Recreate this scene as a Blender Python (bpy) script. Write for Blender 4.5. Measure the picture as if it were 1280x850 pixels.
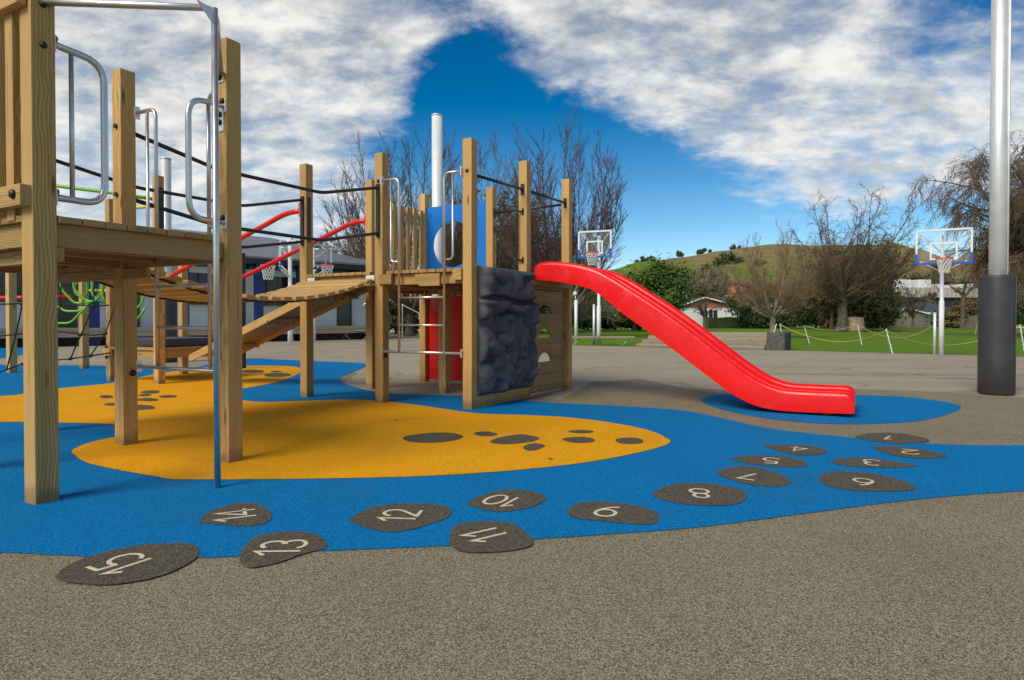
import bpy, bmesh, math, random
from mathutils import Vector, Matrix, noise
random.seed(11)
R = math.radians
for o in list(bpy.data.objects):
    bpy.data.objects.remove(o)
scene = bpy.context.scene
C = scene.collection

# ---------------------------------------------------------------- camera
CAM_H, FPX, PITCH, PPY = 1.10, 800.0, R(0.8), 411.17
cam_d = bpy.data.cameras.new('camera'); cam = bpy.data.objects.new('camera', cam_d); C.objects.link(cam)
cam.location = (0, 0, CAM_H); cam.rotation_euler = (R(90) - PITCH, 0, 0)
cam_d.sensor_width = 36; cam_d.lens = FPX / 1280 * 36
cam_d.shift_y = -(425 - PPY) / 1280
cam_d.clip_start = 0.05; cam_d.clip_end = 6000
scene.camera = cam

# ---------------------------------------------------------------- sky and sun
SUN_AZ, SUN_EL = R(-140), R(41)      # direction towards the sun: azimuth from +Y (clockwise), elevation
world = bpy.data.worlds.new('World'); scene.world = world; world.use_nodes = True
wn = world.node_tree; wn.nodes.clear()
def N(nt, t, **kw):
    n = nt.nodes.new(t)
    for k, v in kw.items(): setattr(n, k, v)
    return n
def M(nt, op, a, b=None, c=None, clamp=False):
    n = nt.nodes.new('ShaderNodeMath'); n.operation = op; n.use_clamp = clamp
    for i, x in enumerate((a, b, c)):
        if x is None: continue
        if isinstance(x, (int, float)): n.inputs[i].default_value = x
        else: nt.links.new(x, n.inputs[i])
    return n.outputs[0]
def mixc(nt, f, a, b):
    n = nt.nodes.new('ShaderNodeMix'); n.data_type = 'RGBA'
    for s, x in ((0, f), (6, a), (7, b)):
        if isinstance(x, (int, float)): n.inputs[s].default_value = x
        elif isinstance(x, tuple): n.inputs[s].default_value = (*x, 1)
        else: nt.links.new(x, n.inputs[s])
    return n.outputs[2]
def smooth(nt, x, lo, hi, to0=0.0, to1=1.0):
    n = nt.nodes.new('ShaderNodeMapRange'); n.interpolation_type = 'SMOOTHSTEP'
    nt.links.new(x, n.inputs[0])
    for i, v in ((1, lo), (2, hi), (3, to0), (4, to1)): n.inputs[i].default_value = v
    return n.outputs[0]
def noise_tex(nt, vec, scale, detail=4, rough=0.55, dist=0.0):
    n = nt.nodes.new('ShaderNodeTexNoise'); n.inputs['Scale'].default_value = scale
    n.inputs['Detail'].default_value = detail; n.inputs['Roughness'].default_value = rough
    n.inputs['Distortion'].default_value = dist
    if vec is not None: nt.links.new(vec, n.inputs['Vector'])
    return n.outputs['Fac']
def mapping(nt, vec, scale=(1, 1, 1), loc=(0, 0, 0), rot=(0, 0, 0)):
    n = nt.nodes.new('ShaderNodeMapping'); nt.links.new(vec, n.inputs[0])
    n.inputs['Scale'].default_value = scale; n.inputs['Location'].default_value = loc; n.inputs['Rotation'].default_value = rot
    return n.outputs[0]

SKY_STRENGTH = 0.115
sky = N(wn, 'ShaderNodeTexSky', sky_type='NISHITA'); sky.sun_disc = False
sky.sun_elevation = SUN_EL; sky.sun_rotation = SUN_AZ; sky.altitude = 50
sky.air_density = 1.0; sky.dust_density = 0.15; sky.ozone_density = 3.5
tc = N(wn, 'ShaderNodeTexCoord'); sep = N(wn, 'ShaderNodeSeparateXYZ'); wn.links.new(tc.outputs['Generated'], sep.inputs[0])
X, Y, Z = sep.outputs
az = M(wn, 'ARCTAN2', X, Y); el = M(wn, 'ARCSINE', Z)
zc = M(wn, 'ADD', M(wn, 'MAXIMUM', Z, 0.0), 0.34)
cmb = N(wn, 'ShaderNodeCombineXYZ'); wn.links.new(M(wn, 'DIVIDE', X, zc), cmb.inputs[0]); wn.links.new(M(wn, 'DIVIDE', Y, zc), cmb.inputs[1])
plane = cmb.outputs[0]
n1 = noise_tex(wn, mapping(wn, plane, (1.0, 1.25, 1), (3.1, 1.7, 0), (0, 0, R(25))), 1.6, 8, 0.60, 0.2)
n2 = noise_tex(wn, mapping(wn, plane, (1.0, 1.3, 1), (7.0, 2.0, 0), (0, 0, R(25))), 7.5, 8, 0.64, 0.2)
def blob(a0, e0, sa, se, amp, rot=0.0):
    c, s = math.cos(rot), math.sin(rot)
    da = M(wn, 'SUBTRACT', az, a0); de = M(wn, 'SUBTRACT', el, e0)
    u = M(wn, 'DIVIDE', M(wn, 'ADD', M(wn, 'MULTIPLY', da, c), M(wn, 'MULTIPLY', de, s)), sa)
    v = M(wn, 'DIVIDE', M(wn, 'SUBTRACT', M(wn, 'MULTIPLY', de, c), M(wn, 'MULTIPLY', da, s)), se)
    r2 = M(wn, 'ADD', M(wn, 'MULTIPLY', u, u), M(wn, 'MULTIPLY', v, v))
    return M(wn, 'MULTIPLY', M(wn, 'EXPONENT', M(wn, 'MULTIPLY', r2, -1.0)), amp)
def sky_dir(px, py):
    a, b = (px - 640) / FPX, (PPY - py) / FPX
    y = math.cos(PITCH) + b * math.sin(PITCH); z = b * math.cos(PITCH) - math.sin(PITCH)
    v = Vector((a, y, z)).normalized()
    return math.atan2(v.x, v.y), math.asin(v.z)
cov = 0.50
terms = []
for px, py, sa, se, amp, rot in ((120, 150, 0.55, 0.30, 0.30, 0.0), (400, 60, 0.26, 0.16, 0.24, 0.0), (690, -40, 0.10, 0.11, 0.24, 0.0), (1200, 40, 0.10, 0.09, -0.20, 0.2), (860, 40, 0.05, 0.05, -0.13, 0.0), (620, 70, 0.05, 0.06, -0.16, 0.5),
                                 (930, 90, 0.36, 0.16, 0.34, -0.35), (1120, 190, 0.30, 0.09, 0.26, -0.1), (760, 20, 0.2, 0.10, 0.18, 0.0),
                                 (575, 105, 0.085, 0.085, -0.36, -0.3), (690, 200, 0.19, 0.13, -0.62, -0.5), (800, 290, 0.22, 0.12, -0.55, -0.1), (1180, 290, 0.42, 0.055, -0.50, 0.15),
                                 (500, 190, 0.09, 0.07, -0.16, 0.0), (560, 40, 0.04, 0.08, -0.10, 0.0), (1010, 260, 0.16, 0.035, 0.18, 0.0)):
    a0, e0 = sky_dir(px, py); terms.append(blob(a0, e0, sa, se, amp, rot))
bias = terms[0]
for t_ in terms[1:]: bias = M(wn, 'ADD', bias, t_)
dens = M(wn, 'ADD', M(wn, 'ADD', M(wn, 'MULTIPLY', n1, 0.72), M(wn, 'MULTIPLY', n2, 0.66)), M(wn, 'MULTIPLY_ADD', bias, 0.74, -0.15))
cloud = smooth(wn, dens, 0.45, 0.78)
shade = noise_tex(wn, mapping(wn, plane, (1.0, 1.5, 1), (1.0, 9.0, 0)), 3.2, 8, 0.62, 0.2)
puff = noise_tex(wn, mapping(wn, plane, (1.0, 1.3, 1), (2.0, 5.0, 0), (0, 0, R(20))), 12.0, 8, 0.58, 0.1)
shade2 = smooth(wn, M(wn, 'ADD', M(wn, 'ADD', M(wn, 'MULTIPLY', shade, 0.55), M(wn, 'MULTIPLY', puff, 0.42)), M(wn, 'MULTIPLY', dens, 0.08)), 0.44, 0.66)
CLOUD_LIT, CLOUD_DIM = (7.1, 6.95, 6.65), (4.5, 4.55, 4.5)
ccol = mixc(wn, shade2, CLOUD_LIT, CLOUD_DIM)
skycol = N(wn, 'ShaderNodeHueSaturation'); skycol.inputs['Saturation'].default_value = 1.30; skycol.inputs['Value'].default_value = 0.95; skycol.inputs['Hue'].default_value = 0.497
deep = N(wn, 'ShaderNodeMix', data_type='RGBA', blend_type='MULTIPLY'); deep.inputs[0].default_value = 1.0
wn.links.new(sky.outputs[0], deep.inputs[6])
wn.links.new(mixc(wn, smooth(wn, el, 0.04, 0.42), (1.0, 1.0, 1.0), (0.42, 0.58, 0.68)), deep.inputs[7])
wn.links.new(deep.outputs[2], skycol.inputs['Color'])
mott = noise_tex(wn, mapping(wn, plane, (1.0, 1.35, 1), (4.0, 1.0, 0), (0, 0, R(-12))), 8.0, 8, 0.60, 0.1)
thin = smooth(wn, M(wn, 'ADD', M(wn, 'MULTIPLY', mott, 0.6), M(wn, 'MULTIPLY', shade, 0.4)), 0.40, 0.62, 0.97, 0.42)
final = mixc(wn, M(wn, 'MULTIPLY', cloud, thin), skycol.outputs[0], ccol)
bg = N(wn, 'ShaderNodeBackground'); bg.inputs[1].default_value = SKY_STRENGTH
wo = N(wn, 'ShaderNodeOutputWorld'); wn.links.new(final, bg.inputs[0]); wn.links.new(bg.outputs[0], wo.inputs[0])

sun_d = bpy.data.lights.new('sun', 'SUN'); sun = bpy.data.objects.new('sun', sun_d); C.objects.link(sun)
sun_d.energy = 2.9; sun_d.angle = R(32); sun_d.color = (1.0, 0.90, 0.74)
sd = Vector((math.sin(SUN_AZ) * math.cos(SUN_EL), math.cos(SUN_AZ) * math.cos(SUN_EL), math.sin(SUN_EL)))
sun.rotation_euler = sd.to_track_quat('Z', 'Y').to_euler()
scene.view_settings.view_transform = 'Standard'; scene.view_settings.look = 'None'
scene.view_settings.exposure = 0.22; scene.view_settings.gamma = 1; scene.view_settings.use_curve_mapping = False
scene.render.resolution_x = 1024; scene.render.resolution_y = 680

# ---------------------------------------------------------------- picture-to-place helpers
def ray(px, py):
    a, b = (px - 640) / FPX, (PPY - py) / FPX
    return Vector((a, math.cos(PITCH) + b * math.sin(PITCH), b * math.cos(PITCH) - math.sin(PITCH)))
def AT(px, py, Yd):
    d = ray(px, py); return Vector((0, 0, CAM_H)) + d * (Yd / d.y)
def GR(px, py, z=0.0):
    d = ray(px, py); return Vector((0, 0, CAM_H)) + d * ((z - CAM_H) / d.z)
def V3(p, z): return Vector((p[0], p[1], z))

# ---------------------------------------------------------------- materials
MATS = {}
def mat_base(name):
    m = bpy.data.materials.new(name); m.use_nodes = True
    nt = m.node_tree; b = nt.nodes['Principled BSDF']; MATS[name] = m
    return m, nt, b
def simple(name, col, rough=0.5, metal=0.0, var=0.08, scale=6.0, bump=0.0, bscale=40.0, coat=0.0, spec=0.5):
    m, nt, b = mat_base(name)
    g = N(nt, 'ShaderNodeNewGeometry').outputs['Position']
    f = noise_tex(nt, g, scale, 5, 0.6)
    lo = tuple(c * (1 - var) for c in col); hi = tuple(min(1, c * (1 + var)) for c in col)
    nt.links.new(mixc(nt, smooth(nt, f, 0.3, 0.7), lo, hi), b.inputs['Base Color'])
    r = noise_tex(nt, g, scale * 3.1, 4, 0.6)
    nt.links.new(M(nt, 'MULTIPLY_ADD', r, 0.24, rough - 0.12, True), b.inputs['Roughness'])
    b.inputs['Metallic'].default_value = metal
    b.inputs['Specular IOR Level'].default_value = spec
    if coat: b.inputs['Coat Weight'].default_value = coat; b.inputs['Coat Roughness'].default_value = 0.12
    if bump:
        bp = N(nt, 'ShaderNodeBump'); bp.inputs['Strength'].default_value = bump; bp.inputs['Distance'].default_value = 0.01
        nt.links.new(noise_tex(nt, g, bscale, 4, 0.6), bp.inputs['Height']); nt.links.new(bp.outputs[0], b.inputs['Normal'])
    return m
def wood(name, c1, c2, c3, rough=0.62):
    m, nt, b = mat_base(name)
    at = N(nt, 'ShaderNodeAttribute', attribute_name='grain').outputs['Vector']
    big = noise_tex(nt, mapping(nt, at, (4, 4, 0.35)), 2.0, 3, 0.5)
    warp = N(nt, 'ShaderNodeVectorMath', operation='MULTIPLY_ADD')
    nz = N(nt, 'ShaderNodeTexNoise'); nz.inputs['Scale'].default_value = 1.6; nz.inputs['Detail'].default_value = 3
    nt.links.new(mapping(nt, at, (2, 2, 1.1)), nz.inputs['Vector'])
    nt.links.new(nz.outputs['Color'], warp.inputs[0]); warp.inputs[1].default_value = (0.07, 0.07, 0.0); nt.links.new(at, warp.inputs[2])
    w = N(nt, 'ShaderNodeTexWave', wave_type='RINGS', rings_direction='Z'); w.inputs['Scale'].default_value = 26
    w.inputs['Distortion'].default_value = 2.4; w.inputs['Detail'].default_value = 3; w.inputs['Detail Scale'].default_value = 1.2
    nt.links.new(mapping(nt, warp.outputs[0], (1, 1, 0.045), (0.06, 0.03, 0)), w.inputs['Vector'])
    fine = noise_tex(nt, mapping(nt, at, (220, 220, 5)), 1.0, 4, 0.6)
    vor = N(nt, 'ShaderNodeTexVoronoi'); vor.inputs['Scale'].default_value = 1.0
    nt.links.new(mapping(nt, at, (7.5, 7.5, 1.7)), vor.inputs['Vector'])
    knot = smooth(nt, vor.outputs['Distance'], 0.05, 0.165, 1.0, 0.0)
    col = mixc(nt, M(nt, 'MULTIPLY', smooth(nt, w.outputs['Fac'], 0.25, 0.85), 0.75), c1, c2)
    col = mixc(nt, M(nt, 'MULTIPLY', smooth(nt, fine, 0.45, 0.75), 0.45), col, c3)
    col = mixc(nt, M(nt, 'MULTIPLY', smooth(nt, big, 0.5, 0.72), 0.4), col, c3)
    col = mixc(nt, M(nt, 'MULTIPLY', knot, 0.75), col, (0.10, 0.055, 0.022))
    per = noise_tex(nt, mapping(nt, at, (0.9, 0.9, 0.02)), 0.8, 1, 0.5)
    vm = N(nt, 'ShaderNodeVectorMath', operation='SCALE'); nt.links.new(col, vm.inputs[0]); nt.links.new(M(nt, 'MULTIPLY_ADD', per, 0.9, 0.55), vm.inputs['Scale']); col = vm.outputs[0]
    split = noise_tex(nt, mapping(nt, at, (60, 60, 0.9)), 1.0, 2, 0.4)
    col = mixc(nt, M(nt, 'MULTIPLY', smooth(nt, split, 0.70, 0.73), 0.55), col, (0.07, 0.04, 0.018))
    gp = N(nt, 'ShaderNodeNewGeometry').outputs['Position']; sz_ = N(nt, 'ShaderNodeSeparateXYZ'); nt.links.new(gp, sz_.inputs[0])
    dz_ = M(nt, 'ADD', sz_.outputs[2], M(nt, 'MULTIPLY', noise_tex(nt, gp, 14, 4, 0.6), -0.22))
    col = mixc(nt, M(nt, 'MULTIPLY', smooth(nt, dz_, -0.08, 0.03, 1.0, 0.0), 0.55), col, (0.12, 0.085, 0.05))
    nt.links.new(col, b.inputs['Base Color']); b.inputs['Roughness'].default_value = rough
    b.inputs['Specular IOR Level'].default_value = 0.25
    bp = N(nt, 'ShaderNodeBump'); bp.inputs['Strength'].default_value = 0.25; bp.inputs['Distance'].default_value = 0.004
    nt.links.new(M(nt, 'ADD', fine, w.outputs['Fac']), bp.inputs['Height']); nt.links.new(bp.outputs[0], b.inputs['Normal'])
    return m
def granule(name, dark, mid, light, scale=190, contrast=1.0, blot=0.12, rough=0.85, dirt=None):
    m, nt, b = mat_base(name)
    g = N(nt, 'ShaderNodeNewGeometry').outputs['Position']
    v = N(nt, 'ShaderNodeTexVoronoi'); v.inputs['Scale'].default_value = scale; nt.links.new(g, v.inputs['Vector'])
    sc = N(nt, 'ShaderNodeSeparateColor'); nt.links.new(v.outputs['Color'], sc.inputs[0])
    r = N(nt, 'ShaderNodeValToRGB'); nt.links.new(sc.outputs[0], r.inputs[0])
    e = r.color_ramp.elements; e[0].position = 0.12; e[0].color = (*dark, 1); e[1].position = 0.9; e[1].color = (*light, 1)
    k = r.color_ramp.elements.new(0.5); k.color = (*mid, 1)
    n = noise_tex(nt, g, 1.3, 6, 0.6); n3 = noise_tex(nt, g, 38, 4, 0.7)
    f = M(nt, 'ADD', M(nt, 'MULTIPLY_ADD', n, blot * 2, 1 - blot), M(nt, 'MULTIPLY_ADD', n3, 0.22, -0.11))
    vm = N(nt, 'ShaderNodeVectorMath', operation='SCALE'); nt.links.new(r.outputs[0], vm.inputs[0]); nt.links.new(f, vm.inputs['Scale'])
    col = vm.outputs[0]
    if dirt:
        dn = noise_tex(nt, g, 0.75, 7, 0.68, 0.6)
        col = mixc(nt, M(nt, 'MULTIPLY', smooth(nt, dn, 0.50, 0.72), 0.34), col, dirt)
        sp = N(nt, 'ShaderNodeTexVoronoi'); sp.inputs['Scale'].default_value = 13; nt.links.new(g, sp.inputs['Vector'])
        col = mixc(nt, M(nt, 'MULTIPLY', smooth(nt, sp.outputs['Distance'], 0.03, 0.10, 1.0, 0.0), 0.35), col, dirt)
    nt.links.new(col, b.inputs['Base Color']); b.inputs['Roughness'].default_value = rough
    b.inputs['Specular IOR Level'].default_value = 0.10
    bp = N(nt, 'ShaderNodeBump'); bp.inputs['Strength'].default_value = 0.7; bp.inputs['Distance'].default_value = 0.004
    nt.links.new(v.outputs['Distance'], bp.inputs['Height']); nt.links.new(bp.outputs[0], b.inputs['Normal'])
    return m
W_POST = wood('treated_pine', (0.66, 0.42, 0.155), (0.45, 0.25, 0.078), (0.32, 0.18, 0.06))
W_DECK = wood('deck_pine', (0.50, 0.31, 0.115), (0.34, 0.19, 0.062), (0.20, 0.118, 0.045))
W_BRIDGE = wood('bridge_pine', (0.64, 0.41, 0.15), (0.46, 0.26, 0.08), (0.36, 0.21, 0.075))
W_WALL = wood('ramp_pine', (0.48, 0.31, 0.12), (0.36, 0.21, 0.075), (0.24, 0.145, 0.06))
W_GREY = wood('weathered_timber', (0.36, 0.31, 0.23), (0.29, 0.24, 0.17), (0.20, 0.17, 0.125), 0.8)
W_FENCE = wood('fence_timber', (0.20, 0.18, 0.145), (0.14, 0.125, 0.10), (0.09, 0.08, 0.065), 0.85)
BLUE_R = granule('blue_rubber', (0.0, 0.105, 0.27), (0.0, 0.175, 0.45), (0.004, 0.26, 0.60), 210, dirt=(0.03, 0.11, 0.25))
YEL_R = granule('yellow_rubber', (0.64, 0.255, 0.003), (0.84, 0.365, 0.005), (0.97, 0.48, 0.014), 210, dirt=(0.42, 0.23, 0.05))
GREY_R = granule('grey_rubber', (0.048, 0.042, 0.031), (0.100, 0.086, 0.064), (0.20, 0.17, 0.12), 230)
BEIGE_R = granule('beige_rubber', (0.105, 0.089, 0.058), (0.235, 0.198, 0.128), (0.44, 0.378, 0.25), 235, blot=0.16, dirt=(0.16, 0.13, 0.085))
PAINT_W = granule('cream_rubber', (0.62, 0.51, 0.33), (0.76, 0.64, 0.44), (0.85, 0.74, 0.55), 210, blot=0.05)
STEEL = simple('galvanised_steel', (0.82, 0.82, 0.78), 0.45, 0.55, 0.06, 5)
CHROME = simple('stainless_tube', (0.70, 0.66, 0.60), 0.33, 0.9, 0.06, 3)
BLACK = simple('black_powder_coat', (0.022, 0.022, 0.024), 0.38, 0.0, 0.15, 12)
RUBBER = simple('black_bolt_cap', (0.012, 0.012, 0.013), 0.35, 0.0, 0.1, 12)
def redplastic():
    m, nt, b = mat_base('red_plastic'); g = N(nt, 'ShaderNodeNewGeometry').outputs['Position']
    base = mixc(nt, smooth(nt, noise_tex(nt, g, 2.0, 5, 0.6), 0.3, 0.7), (0.80, 0.0015, 0.001), (0.90, 0.003, 0.002))
    scr = noise_tex(nt, mapping(nt, g, (5, 60, 60), (0, 0, 0), (0, R(32), ANG0)), 1.0, 4, 0.7)
    base = mixc(nt, M(nt, 'MULTIPLY', smooth(nt, scr, 0.62, 0.74), 0.14), base, (0.72, 0.10, 0.08))
    dust = noise_tex(nt, g, 5.0, 7, 0.7, 0.5)
    base = mixc(nt, M(nt, 'MULTIPLY', smooth(nt, dust, 0.56, 0.74), 0.07), base, (0.42, 0.16, 0.11))
    nt.links.new(base, b.inputs['Base Color'])
    nt.links.new(M(nt, 'MULTIPLY_ADD', smooth(nt, dust, 0.4, 0.7), 0.22, 0.22), b.inputs['Roughness']); b.inputs['Specular IOR Level'].default_value = 0.42
    return m
ANG0 = R(-28.6)
RED_P = redplastic()
RED_M = simple('red_metal', (0.72, 0.008, 0.010), 0.32, 0.0, 0.06, 8, coat=0.2)
BLUE_P = simple('blue_plastic', (0.002, 0.170, 0.60), 0.38, 0.0, 0.05, 6, 0.03, 60)
ROCK = simple('slate_plastic', (0.070, 0.076, 0.090), 0.45, 0.0, 0.12, 9, 0.25, 110, spec=0.3)
GREEN_M = simple('green_metal', (0.16, 0.48, 0.015), 0.35, 0.0, 0.06, 8)
YELLOW_M = simple('yellow_metal', (0.78, 0.52, 0.02), 0.35, 0.0, 0.06, 8)
WHITE = simple('white_paint', (0.76, 0.77, 0.76), 0.45, 0.0, 0.06, 5, 0.05, 50)
WHITEPOLE = simple('white_pole_paint', (0.80, 0.82, 0.82), 0.35, 0.1, 0.06, 3)
ROPE = simple('black_rope', (0.012, 0.012, 0.013), 0.8, 0.0, 0.2, 60, 0.6, 300)
YROPE = simple('yellow_rope', (0.55, 0.46, 0.10), 0.8, 0.0, 0.15, 30, 0.6, 300)
BROPE = simple('faded_rope', (0.36, 0.31, 0.20), 0.8, 0.0, 0.15, 30, 0.6, 300)
PADM = simple('charcoal_vinyl', (0.045, 0.045, 0.047), 0.48, 0.0, 0.16, 4, 0.15, 12)
NET = simple('white_net', (0.72, 0.70, 0.64), 0.8, 0.0, 0.1, 30)
HOOP = simple('orange_hoop', (0.68, 0.06, 0.015), 0.4, 0.0, 0.1, 30)
BLUEPAD = simple('blue_padding', (0.01, 0.10, 0.50), 0.5, 0.0, 0.06, 10)
NAVY = simple('navy_column', (0.008, 0.022, 0.16), 0.4, 0.0, 0.08, 3)
WALLW = simple('white_wall', (0.82, 0.81, 0.77), 0.6, 0.0, 0.05, 1.2)
ROOFG = simple('grey_metal_roof', (0.20, 0.205, 0.22), 0.45, 0.3, 0.12, 0.8)
DARKG = simple('dark_trim', (0.030, 0.030, 0.034), 0.5, 0.0, 0.2, 2)
SKIRT = simple('dark_skirting', (0.035, 0.032, 0.030), 0.7, 0.0, 0.3, 2)
TERRA = simple('terracotta_tiles', (0.52, 0.16, 0.065), 0.7, 0.0, 0.25, 4, 0.5, 12)
CREAM = simple('cream_wall', (0.55, 0.52, 0.45), 0.7, 0.0, 0.1, 1.0)
NAVYROOF = simple('slate_roof', (0.060, 0.068, 0.090), 0.6, 0.0, 0.2, 1.5, 0.4, 6)
CONC = simple('pale_concrete', (0.42, 0.39, 0.33), 0.8, 0.0, 0.14, 0.6, 0.3, 10)
STONE = simple('dark_stone', (0.085, 0.082, 0.075), 0.85, 0.0, 0.4, 9, 0.8, 14)
BARK_D = simple('dark_bark', (0.110, 0.084, 0.062), 0.9, 0.0, 0.35, 3, 0.6, 25)
BARK_R = simple('reddish_bark', (0.105, 0.060, 0.050), 0.85, 0.0, 0.35, 2, 0.6, 25)
BARK_B = simple('brown_twigs', (0.15, 0.095, 0.055), 0.85, 0.0, 0.3, 3)
BARK_T = simple('tan_twigs', (0.26, 0.17, 0.095), 0.85, 0.0, 0.3, 3)
BARK_L = simple('pale_bark', (0.31, 0.25, 0.155), 0.85, 0.0, 0.3, 3, 0.6, 25)
LEAFBROWN = simple('dry_leaf', (0.16, 0.075, 0.03), 0.8, 0.0, 0.3, 30)
def glass(name, col, alpha, rough=0.06):
    m, nt, b = mat_base(name)
    b.inputs['Base Color'].default_value = (*col, 1); b.inputs['Roughness'].default_value = rough; b.inputs['Alpha'].default_value = alpha
    return m
WINDOW = simple('dark_window_glass', (0.022, 0.024, 0.027), 0.12, 0.0, 0.4, 0.9)
ACRYL = glass('clear_backboard', (0.75, 0.82, 0.85), 0.05)
def leafmat(name, c1, c2, c3):
    m, nt, b = mat_base(name)
    g = N(nt, 'ShaderNodeNewGeometry')
    n = noise_tex(nt, g.outputs['Position'], 0.9, 4, 0.6)
    col = mixc(nt, smooth(nt, n, 0.35, 0.65), c1, c2)
    col = mixc(nt, M(nt, 'MULTIPLY', g.outputs['Random Per Island'], 0.6), col, c3)
    nt.links.new(col, b.inputs['Base Color']); b.inputs['Roughness'].default_value = 0.6
    b.inputs['Specular IOR Level'].default_value = 0.25
    return m
LEAF_D = leafmat('dark_evergreen_leaf', (0.022, 0.040, 0.012), (0.045, 0.070, 0.018), (0.07, 0.075, 0.022))
LEAF_G = leafmat('green_leaf', (0.035, 0.085, 0.012), (0.070, 0.140, 0.022), (0.12, 0.16, 0.03))
LEAF_O = leafmat('olive_leaf', (0.055, 0.070, 0.018), (0.10, 0.105, 0.025), (0.14, 0.12, 0.04))
LEAF_B = leafmat('brown_conifer_leaf', (0.060, 0.055, 0.020), (0.15, 0.085, 0.030), (0.19, 0.105, 0.04))
LEAF_R = leafmat('russet_twig', (0.10, 0.065, 0.04), (0.17, 0.10, 0.06), (0.13, 0.10, 0.05))

# ground materials
def asphalt():
    m, nt, b = mat_base('asphalt')
    g = N(nt, 'ShaderNodeNewGeometry').outputs['Position']
    fine = noise_tex(nt, g, 60, 5, 0.7)
    blot = noise_tex(nt, mapping(nt, g, (0.35, 1.0, 1), rot=(0, 0, R(20))), 0.55, 7, 0.62, 0.6)
    blot2 = noise_tex(nt, mapping(nt, g, (0.12, 0.9, 1), (5, 3, 0), (0, 0, R(6))), 1.0, 6, 0.6, 0.8)
    col = mixc(nt, smooth(nt, fine, 0.3, 0.7), (0.295, 0.245, 0.170), (0.455, 0.385, 0.275))
    col = mixc(nt, M(nt, 'MULTIPLY', smooth(nt, blot, 0.42, 0.66), 0.35), col, (0.24, 0.20, 0.145))
    col = mixc(nt, M(nt, 'MULTIPLY', smooth(nt, blot2, 0.57, 0.70), 0.50), col, (0.12, 0.10, 0.08))
    vor = N(nt, 'ShaderNodeTexVoronoi', feature='DISTANCE_TO_EDGE'); vor.inputs['Scale'].default_value = 0.22
    wv = N(nt, 'ShaderNodeVectorMath', operation='MULTIPLY_ADD'); nz = N(nt, 'ShaderNodeTexNoise'); nz.inputs['Scale'].default_value = 0.8; nz.inputs['Detail'].default_value = 6
    nt.links.new(g, nz.inputs['Vector']); nt.links.new(nz.outputs['Color'], wv.inputs[0]); wv.inputs[1].default_value = (3, 3, 0); nt.links.new(g, wv.inputs[2])
    nt.links.new(mapping(nt, wv.outputs[0], (0.6, 1.0, 0)), vor.inputs['Vector'])
    crack = smooth(nt, vor.outputs['Distance'], 0.002, 0.012, 1.0, 0.0)
    col = mixc(nt, M(nt, 'MULTIPLY', crack, 0.32), col, (0.08, 0.068, 0.055))
    nt.links.new(col, b.inputs['Base Color'])
    nt.links.new(M(nt, 'MULTIPLY_ADD', smooth(nt, blot2, 0.55, 0.7), -0.25, 0.88), b.inputs['Roughness'])
    b.inputs['Specular IOR Level'].default_value = 0.25
    bp = N(nt, 'ShaderNodeBump'); bp.inputs['Strength'].default_value = 0.5; bp.inputs['Distance'].default_value = 0.006
    nt.links.new(M(nt, 'SUBTRACT', fine, M(nt, 'MULTIPLY', crack, 2.0)), bp.inputs['Height']); nt.links.new(bp.outputs[0], b.inputs['Normal'])
    return m
ASPH = asphalt()
def grassmat():
    m, nt, b = mat_base('lawn')
    g = N(nt, 'ShaderNodeNewGeometry').outputs['Position']
    a = noise_tex(nt, g, 0.22, 7, 0.65, 0.5); f = noise_tex(nt, g, 9, 5, 0.7)
    col = mixc(nt, smooth(nt, f, 0.3, 0.7), (0.075, 0.150, 0.006), (0.170, 0.285, 0.014))
    col = mixc(nt, M(nt, 'MULTIPLY', smooth(nt, a, 0.5, 0.75), 0.5), col, (0.13, 0.17, 0.02))
    bare = noise_tex(nt, mapping(nt, g, (0.5, 1.2, 1)), 0.6, 6, 0.7, 0.4)
    col = mixc(nt, M(nt, 'MULTIPLY', smooth(nt, bare, 0.66, 0.74), 0.8), col, (0.12, 0.085, 0.045))
    nt.links.new(col, b.inputs['Base Color']); b.inputs['Roughness'].default_value = 0.8; b.inputs['Specular IOR Level'].default_value = 0.15
    bp = N(nt, 'ShaderNodeBump'); bp.inputs['Strength'].default_value = 0.8; bp.inputs['Distance'].default_value = 0.06
    nt.links.new(f, bp.inputs['Height']); nt.links.new(bp.outputs[0], b.inputs['Normal'])
    return m
LAWN = grassmat()
DIRT = simple('bare_soil', (0.13, 0.10, 0.065), 0.9, 0.0, 0.35, 3, 0.6, 20)
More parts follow.
